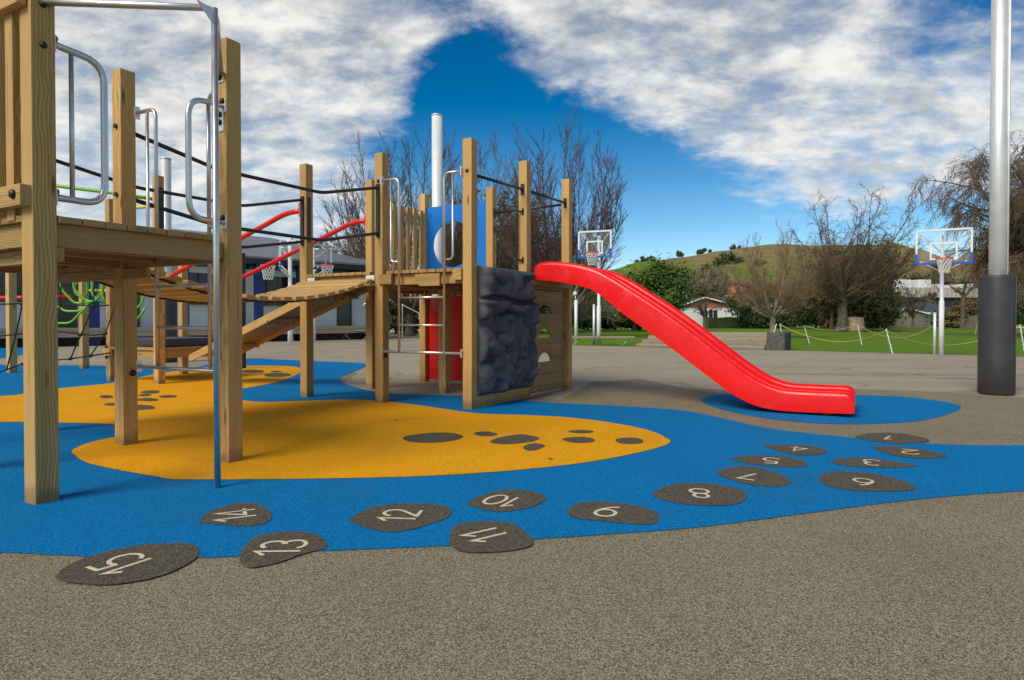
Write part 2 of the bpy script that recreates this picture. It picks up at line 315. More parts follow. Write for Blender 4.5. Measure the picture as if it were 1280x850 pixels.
def hillmat():
    m, nt, b = mat_base('hillside')
    g = N(nt, 'ShaderNodeNewGeometry').outputs['Position']
    sp = N(nt, 'ShaderNodeSeparateXYZ'); nt.links.new(g, sp.inputs[0])
    n = noise_tex(nt, g, 0.010, 8, 0.62, 0.6); f = noise_tex(nt, g, 0.16, 8, 0.75)
    grad = M(nt, 'ADD', M(nt, 'MULTIPLY', M(nt, 'DIVIDE', sp.outputs[0], sp.outputs[1]), -2.3), M(nt, 'MULTIPLY', M(nt, 'SUBTRACT', n, 0.5), 2.6))
    hz = M(nt, 'DIVIDE', M(nt, 'SUBTRACT', sp.outputs[2], 1.1), sp.outputs[1])
    grad = M(nt, 'ADD', grad, M(nt, 'MULTIPLY', M(nt, 'SUBTRACT', 0.085, hz), 5.0))
    gr = smooth(nt, grad, -0.85, -0.30)
    brown = mixc(nt, smooth(nt, f, 0.35, 0.65), (0.185, 0.145, 0.055), (0.30, 0.235, 0.095))
    green = mixc(nt, smooth(nt, f, 0.35, 0.65), (0.10, 0.17, 0.018), (0.19, 0.28, 0.035))
    col = mixc(nt, gr, brown, green)
    shr = noise_tex(nt, g, 0.03, 8, 0.7, 0.8)
    low = smooth(nt, hz, 0.035, 0.08, 0.19, 0.0)
    col = mixc(nt, smooth(nt, M(nt, 'ADD', shr, low), 0.60, 0.645), col, (0.045, 0.052, 0.028))
    nt.links.new(col, b.inputs['Base Color']); b.inputs['Roughness'].default_value = 0.9; b.inputs['Specular IOR Level'].default_value = 0.1
    bp = N(nt, 'ShaderNodeBump'); bp.inputs['Strength'].default_value = 0.6; bp.inputs['Distance'].default_value = 3
    nt.links.new(f, bp.inputs['Height']); nt.links.new(bp.outputs[0], b.inputs['Normal'])
    return m
HILL = hillmat()

# ---------------------------------------------------------------- mesh builder
class MB:
    def __init__(s): s.v = []; s.f = []; s.g = []; s.sm = []
    def add(s, vs, fs, gs=None, smooth_=False):
        b = len(s.v); s.v += [Vector(p) for p in vs]
        s.g += gs if gs else [Vector(p) for p in vs]
        for f in fs: s.f.append(tuple(i + b for i in f)); s.sm.append(smooth_)
        return s
    def beam(s, p0, p1, w, d, side=None, ext0=0.0, ext1=0.0):
        """rectangular timber from p0 to p1; w along `side`, d along the third axis"""
        p0 = Vector(p0); p1 = Vector(p1); ax = (p1 - p0); L = ax.length; ax.normalize()
        side = Vector(side) if side is not None else Vector((1, 0, 0))
        side = (side - ax * side.dot(ax)).normalized(); th = ax.cross(side)
        p0 = p0 - ax * ext0; L += ext0 + ext1
        off = Vector((random.uniform(-9, 9), random.uniform(-9, 9), random.uniform(-30, 30)))
        vs, gs = [], []
        for k in (0, 1):
            for a, b in ((-1, -1), (1, -1), (1, 1), (-1, 1)):
                vs.append(p0 + ax * (L * k) + side * (a * w / 2) + th * (b * d / 2))
                gs.append(off + Vector((a * w / 2, b * d / 2, L * k)))
        return s.add(vs, [(0, 3, 2, 1), (4, 5, 6, 7), (0, 1, 5, 4), (1, 2, 6, 5), (2, 3, 7, 6), (3, 0, 4, 7)], gs)
    def box(s, c, sx, sy, sz, rz=0.0):
        c = Vector(c); r = Matrix.Rotation(rz, 3, 'Z')
        return s.beam(c - Vector((0, 0, sz / 2)), c + Vector((0, 0, sz / 2)), sx, sy, r @ Vector((1, 0, 0)))
    def prism(s, poly, normal, th):
        """flat polygon (list of 3D points, any winding) extruded by th along normal"""
        n = len(poly); nv = Vector(normal).normalized() * th
        vs = [Vector(p) for p in poly] + [Vector(p) + nv for p in poly]
        a = Vector((0, 0, 0))
        for i in range(n): a += vs[i].cross(vs[(i + 1) % n])
        flip = a.dot(nv) < 0
        bot = tuple(range(n)); top = tuple(range(n, 2 * n))
        fs = [bot[::-1], top] if not flip else [bot, top[::-1]]
        for i in range(n):
            j = (i + 1) % n
            q = (i, j, j + n, i + n); fs.append(q if not flip else q[::-1])
        off = Vector((random.uniform(-9, 9), random.uniform(-9, 9), random.uniform(-9, 9)))
        e = (vs[1] - vs[0]).normalized(); w = Vector(normal).normalized(); u = w.cross(e)
        gs = [off + Vector((p.dot(u), p.dot(w), p.dot(e))) for p in vs]
        return s.add(vs, fs, gs)
    def tube(s, pts, r, n=10, fillet=0.0, cap=True, closed=False):
        pts = [Vector(p) for p in pts]
        if fillet and len(pts) > 2:
            out = [pts[0]]
            for i in range(1, len(pts) - 1):
                a, b, c = pts[i - 1], pts[i], pts[i + 1]
                f = min(fillet, (a - b).length * 0.48, (c - b).length * 0.48)
                q0 = b + (a - b).normalized() * f; q1 = b + (c - b).normalized() * f
                for k in range(7):
                    t = k / 6; out.append(q0 * (1 - t) ** 2 + b * (2 * t * (1 - t)) + q1 * t * t)
            out.append(pts[-1]); pts = out
        m = len(pts); rs = r if isinstance(r, (list, tuple)) else [r] * m
        ref = None; rings = []
        for i in range(m):
            if closed: t = pts[(i + 1) % m] - pts[i - 1]
            else: t = pts[min(i + 1, m - 1)] - pts[max(i - 1, 0)]
            if t.length < 1e-9: t = Vector((0, 0, 1))
            t.normalize()
            if ref is None: ref = Vector((0, 0, 1)) if abs(t.z) < 0.9 else Vector((1, 0, 0))
            u = (ref - t * ref.dot(t)); u.normalize(); w = t.cross(u); ref = u
            rings.append([pts[i] + (u * math.cos(2 * math.pi * k / n) + w * math.sin(2 * math.pi * k / n)) * rs[i] for k in range(n)])
        vs = [p for rg in rings for p in rg]; fs = []
        for i in range(m if closed else m - 1):
            j = (i + 1) % m
            for k in range(n):
                l = (k + 1) % n; fs.append((i * n + k, i * n + l, j * n + l, j * n + k))
        s.add(vs, fs, None, True)
        if cap and not closed:
            b = len(s.v) - len(vs)
            s.f.append(tuple(b + k for k in range(n))[::-1]); s.sm.append(False)
            s.f.append(tuple(b + (m - 1) * n + k for k in range(n))); s.sm.append(False)
        return s
    def cyl(s, p0, p1, r0, r1=None, n=16): return s.tube([p0, p1], [r0, r0 if r1 is None else r1], n)
    def build(s, name, mat, parent=None, bevel=0.0, origin=None):
        me = bpy.data.meshes.new(name)
        o_ = parent_world(parent) if parent else (Vector(origin) if origin is not None else Vector((0, 0, 0)))
        me.from_pydata([tuple(p - o_) for p in s.v], [], s.f)
        me.polygons.foreach_set('use_smooth', s.sm)
        at = me.attributes.new('grain', 'FLOAT_VECTOR', 'POINT')
        flat = [c for p in s.g for c in p]; at.data.foreach_set('vector', flat)
        me.materials.append(mat); me.update()
        o = bpy.data.objects.new(name, me); C.objects.link(o)
        if parent: o.parent = parent
        elif origin is not None: o.location = o_
        if bevel:
            b = o.modifiers.new('edge', 'BEVEL'); b.width = bevel; b.segments = 2; b.limit_method = 'ANGLE'; b.angle_limit = R(50)
        return o
def parent_world(p):
    v = Vector((0, 0, 0))
    while p: v += p.location; p = p.parent
    return v
def tag(o, label, cat, group=None):
    o['label'] = label; o['category'] = cat
    if group: o['group'] = group
    return o
def thing(name, loc, label, cat, group=None):
    o = bpy.data.objects.new(name, None); o.empty_display_size = 0.2; C.objects.link(o); o.location = Vector(loc)
    return tag(o, label, cat, group)
def struct(o): o['kind'] = 'structure'; return o

# ---------------------------------------------------------------- ground
def ragged(poly, step, amp, seed=0.0):
    out = []; n = len(poly)
    for i in range(n):
        a, b = Vector(poly[i]), Vector(poly[(i + 1) % n]); L = (b - a).length
        if L < 1e-5: continue
        if L > 3: out.append(a); continue
        k = max(1, int(L / step)); nrm = Vector((-(b - a).y, (b - a).x)) / L
        for j in range(k):
            p = a.lerp(b, j / k); q = Vector((p.x / step * .7, p.y / step * .7, seed)); out.append(p + nrm * amp * (noise.noise(q) + random.uniform(-.5, .5)))
    return out
def sheet(name, poly, z, mat, kind='structure', parent=None):
    if name in ('blue_surface', 'yellow_surface'): poly = ragged(poly, .03, .004)
    if name in ('rubber_spot', 'spot_surface'): poly = ragged(poly, .014, .0032)
    me = bpy.data.meshes.new(name); bm = bmesh.new()
    o_ = parent_world(parent)
    vs = [bm.verts.new((p[0] - o_.x, p[1] - o_.y, z - o_.z)) for p in poly]
    f = bm.faces.new(vs); f.normal_update()
    if f.normal.z < 0: f.normal_flip()
    bmesh.ops.triangulate(bm, faces=[f]); bm.to_mesh(me); bm.free()
    me.materials.append(mat); o = bpy.data.objects.new(name, me); C.objects.link(o)
    if kind: o['kind'] = kind
    if parent: o.parent = parent
    return o
def catmull(pts, k=5, closed=True):
    n = len(pts); out = []
    for i in range(n):
        p0, p1, p2, p3 = (Vector(pts[(i + j) % n]) for j in (-1, 0, 1, 2))
        for s_ in range(k):
            t = s_ / k
            out.append(0.5 * ((2 * p1) + (p2 - p0) * t + (2 * p0 - 5 * p1 + 4 * p2 - p3) * t * t + (3 * p1 - p0 - 3 * p2 + p3) * t ** 3))
    return out
def gpoly(px, k=5, smooth_=True):
    g = [GR(*p).to_2d() for p in px]
    return catmull(g, k) if smooth_ else g
sheet('ground', [(-3000, -3000), (3000, -3000), (3000, 3000), (-3000, 3000)], -0.03, LAWN)
BORDER = [GR(700, 431.2).to_2d(), GR(965, 437.4).to_2d(), GR(1280, 446).to_2d(), GR(1500, 451).to_2d()]
bord_dir = (BORDER[3] - BORDER[0]).normalized()
sheet('court', [(-60, -20), (40, -20), tuple(BORDER[3] + bord_dir * 25), tuple(BORDER[3]), tuple(BORDER[2]), tuple(BORDER[1]), tuple(BORDER[0]), (-2, 32.5), (-5, 52), (-60, 52)], 0.0, ASPH)
# ragged soil verge between the court and the lawn
vg = []
npts = 60
for i in range(npts + 1):
    p = BORDER[1] + (BORDER[3] - BORDER[1]) * (i / npts); vg.append((p.x - 0.02, p.y - 0.02))
for i in range(npts, -1, -1):
    p = BORDER[1] + (BORDER[3] - BORDER[1]) * (i / npts)
    w = 0.35 + 0.75 * max(0, noise.noise(Vector((i * 0.31, 3.3, 0)))) + 0.25 * random.random()
    vg.append((p.x + 0.5 * w, p.y + w))
sheet('soil_verge', vg, -0.018, DIRT)
# speckled rubber apron
apron_px = [(1500, 850), (1500, 520), (1340, 501), (1290, 498), (1230, 494), (1150, 489), (1080, 487), (980, 484), (900, 487), (850, 484), (800, 474), (740, 478), (700, 500), (660, 497), (560, 494), (486, 492)]
ap = [GR(*p).to_2d() for p in apron_px]
ap += [Vector((-2.9, 10.6)), Vector((-3.2, 13.3)), Vector((-6, 13.8)), Vector((-16, 14.5)), Vector((-16, -8)), Vector((12, -8))]
sheet('rubber_apron', [tuple(p) for p in ap], 0.004, BEIGE_R)
pocket = gpoly([(426, 476), (429, 470), (440, 465.5), (460, 457), (500, 452), (560, 452), (640, 470), (640, 497), (579, 496), (533, 494), (486, 492), (466, 490), (445, 484), (430, 480)], 3)

blue_px = [(-160, 690), (0, 692.5), (60, 695), (150, 699), (250, 699), (300, 697), (370, 692), (440, 689), (560, 684), (665, 676), (740, 671), (860, 662), (950, 651), (1020, 641.5), (1100, 631), (1180, 622.5), (1280, 615), (1420, 606),
           (1480, 560), (1380, 556), (1280, 557.5), (1200, 557), (1110, 551.5), (1040, 545.5), (960, 536), (915, 526.5), (870, 516.5), (830, 511.5), (740, 506.5), (690, 504), (640, 500), (579, 496), (533, 494), (486, 492), (466, 490), (445, 484.5), (430, 479.5), (425.5, 476), (428, 471), (440, 466), (458, 457.5), (455, 454.5),
           (394, 451.6), (349, 449.6), (319, 448.3), (300, 450), (262, 456), (222, 463), (190, 461), (130, 457.5), (70, 457), (30, 458), (-20, 455), (-160, 452)]
struct(sheet('blue_surface', [tuple(p) for p in gpoly(blue_px, 4)], 0.008, BLUE_R))
sheet('blue_surface', [tuple(p) for p in gpoly([(-90, 446), (-40, 449), (10, 447), (34, 440), (30, 431), (0, 428), (-60, 428), (-110, 436)], 4)], 0.008, BLUE_R)
pad_px = [(876.5, 500.3), (884, 496.5), (897, 494.3), (930, 491.6), (980, 490.3), (1030, 491), (1073, 494), (1131.6, 496.8), (1182, 503), (1201, 509), (1194, 515), (1170.6, 522.5), (1143, 527.6), (1092, 530.4), (1053, 531), (999, 528.3), (944, 521.5), (905, 513), (883.5, 506)]
sheet('blue_surface', [tuple(p) for p in gpoly(pad_px, 4)], 0.008, BLUE_R)
yel_px = [(-160, 503), (0, 496), (30, 493), (72, 486.5), (144, 479), (190, 469), (233, 463), (260, 460), (301, 458.3), (345, 457.7), (372, 459.5), (377, 465), (354, 476), (326, 482.5), (301, 487), (285, 490.5), (280, 494.5), (287, 498.5), (302, 501), (330, 503.6), (389, 501.8), (440, 500.3), (487, 503), (530, 508.5), (584, 516.5), (620, 519), (656, 520), (710, 523), (763, 529.5), (810, 539), (833, 549), (837.5, 554.5), (821, 561.5), (781, 571), (727, 580.5), (656, 588.5), (584, 594), (512, 597.7), (440, 599.5), (360, 600.7), (277, 601.2), (218, 601), (192, 597), (142, 588), (109, 580), (94, 571), (90, 565), (99.5, 559.5), (119, 553), (146, 547), (160, 540.5), (146, 533.5), (126, 530.8), (71, 529.5), (0, 528.7), (-160, 531)]
sheet('yellow_surface', [tuple(p) for p in gpoly(yel_px, 4)], 0.012, YEL_R)
# painted court lines
PAINT_Y = simple('faded_yellow_paint', (0.42, 0.33, 0.12), 0.8, 0.0, 0.3, 12)
PAINT_F = simple('faded_white_paint', (0.42, 0.41, 0.36), 0.8, 0.0, 0.3, 12)
def line(name, a, b, w, m):
    a = GR(*a).to_2d(); b = GR(*b).to_2d(); d = (b - a).normalized(); n = Vector((-d.y, d.x)) * w / 2
    sheet(name, [tuple(a - n), tuple(b - n), tuple(b + n), tuple(a + n)], 0.005, m)
line('court_line', (955, 463.5), (1014, 447.5), 0.055, PAINT_Y)
line('court_line', (968, 466.5), (1275, 476), 0.05, PAINT_Y)
line('court_line', (358, 450), (376, 446.4), 0.06, PAINT_F)
line('court_line', (380, 449), (400, 449.4), 0.05, PAINT_F)

# ---- stone-like spots in the yellow
def ell(x0, x1, y0, y1, sk=0.0, k=9):
    cx, cy, a, b = (x0 + x1) / 2, (y0 + y1) / 2, (x1 - x0) / 2, (y1 - y0) / 2
    out = []
    for i in range(k):
        t = 2 * math.pi * i / k; rr = 1 + random.uniform(-0.19, 0.06)
        out.append((cx + a * math.cos(t) * rr, cy + b * math.sin(t) * rr - sk * math.cos(t) * b))
    return out
spots = [
 ((504, 580, 542, 556), 0.2, 'largest dark rubber spot, leftmost of the seven in the front yellow tip'),
 ((593, 621.5, 541, 547), -0.1, 'small dark rubber spot just above the long sloping one in the yellow'),
 ((611, 678, 545, 557.5), 0.25, 'long dark rubber spot in the middle of the front yellow tip'),
 ((653, 681.5, 556, 565), 0.25, 'small dark rubber spot just below the long sloping one in the yellow'),
 ((709.5, 742, 539, 543.5), 0.0, 'thin dark rubber spot farthest back near the yellow tip'),
 ((701, 745.5, 548, 555.5), 0.0, 'oval dark rubber spot directly in front of the thin farthest one'),
 ((769, 806.5, 549, 557), 0.0, 'dark rubber spot nearest the rounded right tip of the yellow'),
 ((122.6, 142, 495, 499), 0.0, 'small dark rubber spot left of the wooden ladder post, on the back yellow'),
 ((175, 201.6, 489, 493), 0.2, 'farthest dark rubber spot behind the steel ladder'),
 ((172, 190, 493.6, 496.4), 0.2, 'tiny dark rubber spot second from back behind the steel ladder'),
 ((197, 223, 495, 498.6), 0.0, 'rightmost dark rubber spot behind the steel ladder'),
 ((169, 200, 498.6, 503), 0.0, 'mid-sized dark rubber spot in the middle of the group behind the steel ladder'),
 ((129, 148, 505, 508.5), 0.1, 'thin dark rubber spot showing left of the wooden ladder post'),
 ((139, 198, 507, 513.8), 0.15, 'widest and nearest dark rubber spot behind the steel ladder'),
 ((300, 332, 463, 467.3), 0.0, 'dark rubber spot on the back yellow just right of the black post'),
 ((338, 351.5, 464, 466.3), 0.0, 'smallest dark rubber spot on the back yellow lobe'),
 ((328, 365, 466.8, 472), 0.1, 'large dark rubber spot nearest the rounded end of the back yellow lobe'),
]
for (b4, sk, lab) in spots:
    pts = gpoly(ell(*b4, sk), 4)
    c = sum((Vector(p) for p in pts), Vector((0, 0))) / len(pts)
    e = thing('rubber_spot', (c.x, c.y, 0.0), lab, 'ground spot', 'dark spots inlaid in the yellow rubber')
    bpy.data.objects.remove(e)
    o = sheet('rubber_spot', [tuple(p) for p in pts], 0.016, GREY_R, None)
    tag(o, lab, 'ground spot', 'dark spots inlaid in the yellow rubber')

# ---- numbered spots
DIG = {  # strokes in a 0..1 tall box, x to the right
 '0': [('e', .30, .5, .27, .5, 0, 360)], '1': [('l', (.04, .76), (.28, 1.0), (.28, 0))],
 '2': [('e', .29, .71, .27, .29, 170, -38), ('l', (.50, .53), (.03, 0.02)), ('l', (.0, .03), (.58, .03))],
 '3': [('e', .25, .74, .23, .26, 150, -82), ('e', .25, .27, .28, .27, 82, -150)],
 '4': [('l', (.42, 0), (.42, 1.0), (.0, .27), (.60, .27))],
 '5': [('l', (.52, .98), (.13, .98), (.09, .58)), ('e', .25, .32, .30, .32, 118, -145)],
 '6': [('e', .30, .31, .27, .31, 0, 360), ('l', (.055, .42), (.10, .62), (.22, .83), (.42, 1.0))],
 '7': [('l', (.0, .97), (.54, .97), (.16, 0))],
 '8': [('e', .28, .76, .21, .24, 0, 360), ('e', .28, .26, .27, .27, 0, 360)],
 '9': [('e', .28, .69, .27, .31, 0, 360), ('l', (.535, .58), (.49, .38), (.36, .17), (.16, 0.0))]}
ADV = {'1': .46}
def stroke_pts(st):
    if st[0] == 'l': return [Vector(p) for p in st[1:]], False
    _, cx, cy, rx, ry, a0, a1 = st; closed = abs(a1 - a0) >= 359; n = 26
    if closed: return [Vector((cx + rx * math.cos(R(a0 + (a1 - a0) * i / n)), cy + ry * math.sin(R(a0 + (a1 - a0) * i / n)))) for i in range(n)], True
    return [Vector((cx + rx * math.cos(R(a0 + (a1 - a0) * i / n)), cy + ry * math.sin(R(a0 + (a1 - a0) * i / n)))) for i in range(n + 1)], False
def numeral(txt, centre, theta, h, parent, z, w=0.105):
    adv = [ADV.get(c, .72) for c in txt]; tot = sum(adv) - 0.14
    bm = MB(); x = -tot / 2; o_ = Vector((centre[0], centre[1], 0)); c, s = math.cos(theta), math.sin(theta)
    def W(p): return Vector((o_.x + h * (p.x * c - p.y * s), o_.y + h * (p.x * s + p.y * c), z))
    zz = 0
    for ch, ad in zip(txt, adv):
        for st in DIG[ch]:
            pts, closed = stroke_pts(st)
            pts = [Vector((p.x + x, p.y - 0.5)) for p in pts]; n = len(pts); L, Rr = [], []
            for i in range(n):
                pa = pts[i - 1] if (i or closed) else pts[0]; pb = pts[(i + 1) % n] if (i < n - 1 or closed) else pts[-1]
                d1 = (pts[i] - pa); d2 = (pb - pts[i])
                d1 = d1.normalized() if d1.length > 1e-6 else d2.normalized(); d2 = d2.normalized() if d2.length > 1e-6 else d1
                m = (d1 + d2); m = m.normalized() if m.length > 1e-3 else d1
                nn = Vector((-m.y, m.x)); k = 1 / max(0.45, abs(m.dot(d1)))
                L.append(pts[i] + nn * w / 2 * k); Rr.append(pts[i] - nn * w / 2 * k)
            vs = [W(p) for p in L] + [W(p) for p in Rr]
            for q in vs: q.z += zz
            zz += 0.0002
            fs = [(i, (i + 1) % n, n + (i + 1) % n, n + i)[::-1] for i in range(n if closed else n - 1)]
            bm.add(vs, fs)
        x += ad
    o = bm.build('numeral', PAINT_W, parent)
    for p in o.data.polygons:
        pass
    return o
def Zm(ox, oy, s, pts): return [(ox + x / s, oy + y / s) for x, y in pts]
NUMS = {
 '15': (Zm(60, 600, 6.07, [(60, 740), (200, 640), (450, 560), (700, 510), (1000, 495), (1110, 510), (1145, 560), (1100, 625), (950, 710), (800, 760), (600, 800), (400, 815), (150, 795), (70, 765)]), (152.7, 708), 150),
 '14': (Zm(240, 610, 6.4, [(55, 290), (130, 210), (300, 150), (420, 132), (530, 140), (600, 180), (637, 240), (600, 290), (480, 318), (350, 320), (200, 305), (90, 297)]), (295, 646.8), 115),
 '13': (Zm(240, 610, 6.4, [(385, 600), (400, 520), (480, 430), (580, 385), (720, 367), (850, 365), (1000, 390), (1060, 440), (1075, 490), (1010, 515), (900, 540), (720, 605), (580, 640), (460, 658), (400, 630)]), (352, 687.7), 92),
 '12': (Zm(430, 600, 4.74, [(32, 250), (100, 200), (200, 165), (350, 150), (500, 152), (600, 165), (637, 200), (600, 240), (500, 275), (400, 305), (280, 320), (180, 308), (80, 275)]), (500, 647.3), 84),
 '11': (Zm(430, 600, 4.74, [(622, 375), (640, 310), (690, 270), (800, 258), (930, 258), (1010, 275), (1080, 325), (1118, 375), (1100, 405), (1000, 430), (850, 442), (720, 440), (650, 415)]), (609, 672.5), 125),
 '10': (Zm(430, 600, 4.74, [(730, 145), (820, 100), (930, 72), (1040, 68), (1140, 85), (1198, 112), (1160, 150), (1080, 180), (960, 197), (860, 193), (770, 170)]), (628.5, 628.5), 152),
 '9': (Zm(690, 580, 4.74, [(90, 300), (130, 255), (190, 236), (300, 235), (450, 250), (560, 275), (620, 300), (635, 340), (600, 365), (530, 370), (400, 360), (250, 345), (140, 330)]), (760, 641.5), 147),
 '8': (Zm(690, 580, 4.74, [(597, 188), (640, 155), (720, 128), (850, 120), (960, 128), (1090, 155), (1155, 190), (1140, 225), (1080, 250), (950, 257), (800, 250), (690, 230), (620, 210)]), (874.7, 619), 170),
 '7': (Zm(900, 530, 4.267, [(-15, 265), (30, 243), (120, 233), (200, 240), (290, 265), (350, 290), (378, 315), (350, 335), (280, 343), (180, 335), (80, 310), (10, 290)]), (936, 597.5), 147),
 '6': (Zm(900, 530, 4.267, [(528, 295), (570, 268), (650, 260), (780, 268), (900, 290), (1000, 320), (1040, 345), (1020, 362), (900, 367), (750, 365), (620, 350), (550, 325)]), (1079.7, 604.8), 153),
 '5': (Zm(900, 530, 4.267, [(55, 190), (120, 180), (230, 175), (340, 178), (420, 195), (468, 220), (440, 235), (350, 237), (220, 228), (130, 212)]), (964, 577.8), 158),
 '4': (Zm(900, 530, 4.267, [(232, 122), (300, 118), (400, 118), (500, 125), (560, 145), (570, 158), (530, 170), (440, 172), (350, 160), (280, 140)]), (998, 563), 150),
 '3': (Zm(900, 530, 4.267, [(598, 208), (640, 193), (750, 187), (850, 195), (950, 210), (1045, 225), (1000, 237), (850, 241), (720, 235), (630, 222)]), (1089, 580), 150),
 '2': (Zm(900, 530, 4.267, [(808, 130), (880, 126), (960, 128), (1060, 138), (1150, 158), (1212, 180), (1170, 189), (1080, 190), (980, 183), (900, 165)]), (1138, 566.7), 150),
 '1': (Zm(900, 530, 4.267, [(722, 72), (780, 58), (860, 52), (960, 55), (1060, 72), (1116, 90), (1090, 102), (1000, 110), (900, 108), (800, 95), (740, 82)]), (1113, 549), 138)}
WORDS = dict(zip('1 2 3 4 5 6 7 8 9 10 11 12 13 14 15'.split(), 'one two three four five six seven eight nine ten eleven twelve thirteen fourteen fifteen'.split()))
for k, (poly, c, th) in NUMS.items():
    cc = GR(*c); e = thing('number_spot', (cc.x, cc.y, 0), 'dark rubber spot with the cream number %s (%s) inlaid in the ground' % (k, WORDS[k]), 'number spot', 'numbered spots along the blue rubber path')
    sheet('spot_surface', [tuple(p) for p in gpoly(poly, 4)], 0.0115, GREY_R, None, e)
    numeral(k, (cc.x, cc.y), R(th), 0.205, e, 0.0135, 0.100)

# ---------------------------------------------------------------- grid of the play structure
POSTW = 0.13
def pc(px, Yc): return Vector(((px - 640) / FPX * Yc, Yc))
A = pc(50.5, 3.85); B = pc(287, 4.94); Cc = pc(157, 5.62); D = A + Cc - B; E = Cc + (Cc - B); F = D + (E - Cc)
P1 = pc(477.5, 8.47); P2 = pc(587.5, 7.88); Q = pc(383.5, 9.10); P0 = pc(464.5, 10.27); P4 = pc(555.5, 9.65); P3 = pc(656, 9.05)
W1 = pc(530.5, 11.45); W2 = pc(614, 10.82); P5 = pc(708.5, 10.2)
ANG = R(-28.6); U = Vector((math.cos(ANG), math.sin(ANG))); VV = Vector((-U.y, U.x))
U3 = V3(U, 0); VV3 = V3(VV, 0)
DECK = 1.73
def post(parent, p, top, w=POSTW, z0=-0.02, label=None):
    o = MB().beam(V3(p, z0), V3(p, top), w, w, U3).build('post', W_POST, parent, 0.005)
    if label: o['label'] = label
    return o
def deck(parent, p00, p10, p01, p11, z, nb, e=(0, 0, 0, 0), bt=0.04, name='deck'):
    """boards run p00->p10; e: post clearance flags (u0,u1,v0,v1) 1 = outer edge"""
    b = MB(); h = POSTW / 2
    def at(u, v): return p00 * (1 - u) * (1 - v) + p10 * u * (1 - v) + p01 * (1 - u) * v + p11 * u * v
    Lu = (p10 - p00).length; Lv = (p01 - p00).length
    v0 = -h / Lv if e[2] else 0; v1 = 1 + (h / Lv if e[3] else 0)
    for i in range(nb):
        va = v0 + (v1 - v0) * (i + 0.03) / nb; vb = v0 + (v1 - v0) * (i + 0.97) / nb
        near_edge = vb * Lv < h + 0.01 or va * Lv > Lv - h - 0.01 or va * Lv < h or vb * Lv > Lv - h
        hu = (h + 0.012) / Lu
        if near_edge: u0, u1 = hu * 0.9, 1 - hu * 0.9
        else: u0, u1 = (-h / Lu - 0.01 if e[0] else 0.002), (1 + h / Lu + 0.01 if e[1] else 0.998)
        m0 = at(u0, (va + vb) / 2); m1 = at(u1, (va + vb) / 2); w = (vb - va) * Lv
        b.beam(V3(m0, z - bt / 2 - random.uniform(0, .002)), V3(m1, z - bt / 2 - random.uniform(0, .002)), bt, w, (0, 0, 1))
    return b.build(name, W_DECK, parent, 0.003)
def joist(parent, pa, pb, z0, z1, th=0.045, off=0.0, name='joist', ext=-POSTW / 2 - 0.002, mat=None):
    d = (pb - pa).normalized(); n = Vector((d.y, -d.x)) * off
    return MB().beam(V3(pa + n, (z0 + z1) / 2), V3(pb + n, (z0 + z1) / 2), z1 - z0, th, (0, 0, 1), ext, ext).build(name, mat or W_DECK, parent, 0.004)
def bolt(parent, p, n, r=0.018, mat=None, name='bolt_cap'):
    n = Vector(n).normalized(); p = Vector(p)
    return MB().tube([p - n * .004, p + n * 0.010, p + n * 0.018, p + n * 0.021], [r * 1.3, r * 1.2, r * .85, r * .2], 12).build(name, mat or RUBBER, parent)
def plate(parent, p, n, w, h, th=0.008, mat=None, name='bracket'):
    n = Vector(n).normalized(); p = Vector(p) + n * th / 2
    return MB().beam(p - Vector((0, 0, h / 2)), p + Vector((0, 0, h / 2)), th, w, n).build(name, mat or STEEL, parent, 0.002)
def ladder(parent, pa, pb, out, zbot=0.69, ztop=2.92):
    d = (pb - pa); L = d.length; d.normalize(); out = out.normalized(); off = out * 0.085; h = POSTW / 2
    r1 = pa + off + d * (0.255 * L); r2 = pa + off + d * (0.765 * L)
    lad = MB()
    lad_o = bpy.data.objects.new('ladder', None)
    R_ = 0.0165
    def q(p, z): return V3(p, z)
    frame = MB().tube([q(pa + off * 0.9 + d * h, zbot), q(pb + off * 0.9 - d * h, zbot)], 0.018, 10)
    lo = frame.build('ladder', CHROME, parent); lo['label'] = 'steel tube ladder with hand loops'
    for rr, pp, sgn in ((r1, pa, 1), (r2, pb, -1)):
        start = pp + off * 0.9 + d * (sgn * h)
        MB().tube([q(start, ztop), q(rr, ztop), q(rr, zbot)], R_, 10, 0.085).build('rail', CHROME, lo)
        inn = rr - d * (sgn * 0.125)
        MB().tube([q(inn, ztop - 0.004), q(inn, 1.85), q(rr, 1.85)], R_ * 0.85, 8, 0.07).build('hand_bar', CHROME, lo)
        bolt(parent, V3(pp + out * h, ztop + 0.0), (*out, 0)); plate(parent, V3(pp + d * sgn * h + off * .9, ztop), (*(d * sgn), 0), .05, .11)
    for z in (1.035, 1.385):
        MB().tube([q(r1, z), q(r2, z)], 0.014, 8).build('rung', CHROME, lo)
    for pp, sgn in ((pa, 1), (pb, -1)):
        plate(parent, V3(pp + d * sgn * h + off * .9, zbot), (*(d * sgn), 0), .05, .10)
        bolt(parent, V3(pp + d * sgn * (h + .008) + out * .02, zbot - 0.055), (*(d * sgn), 0), 0.022)
    return lo
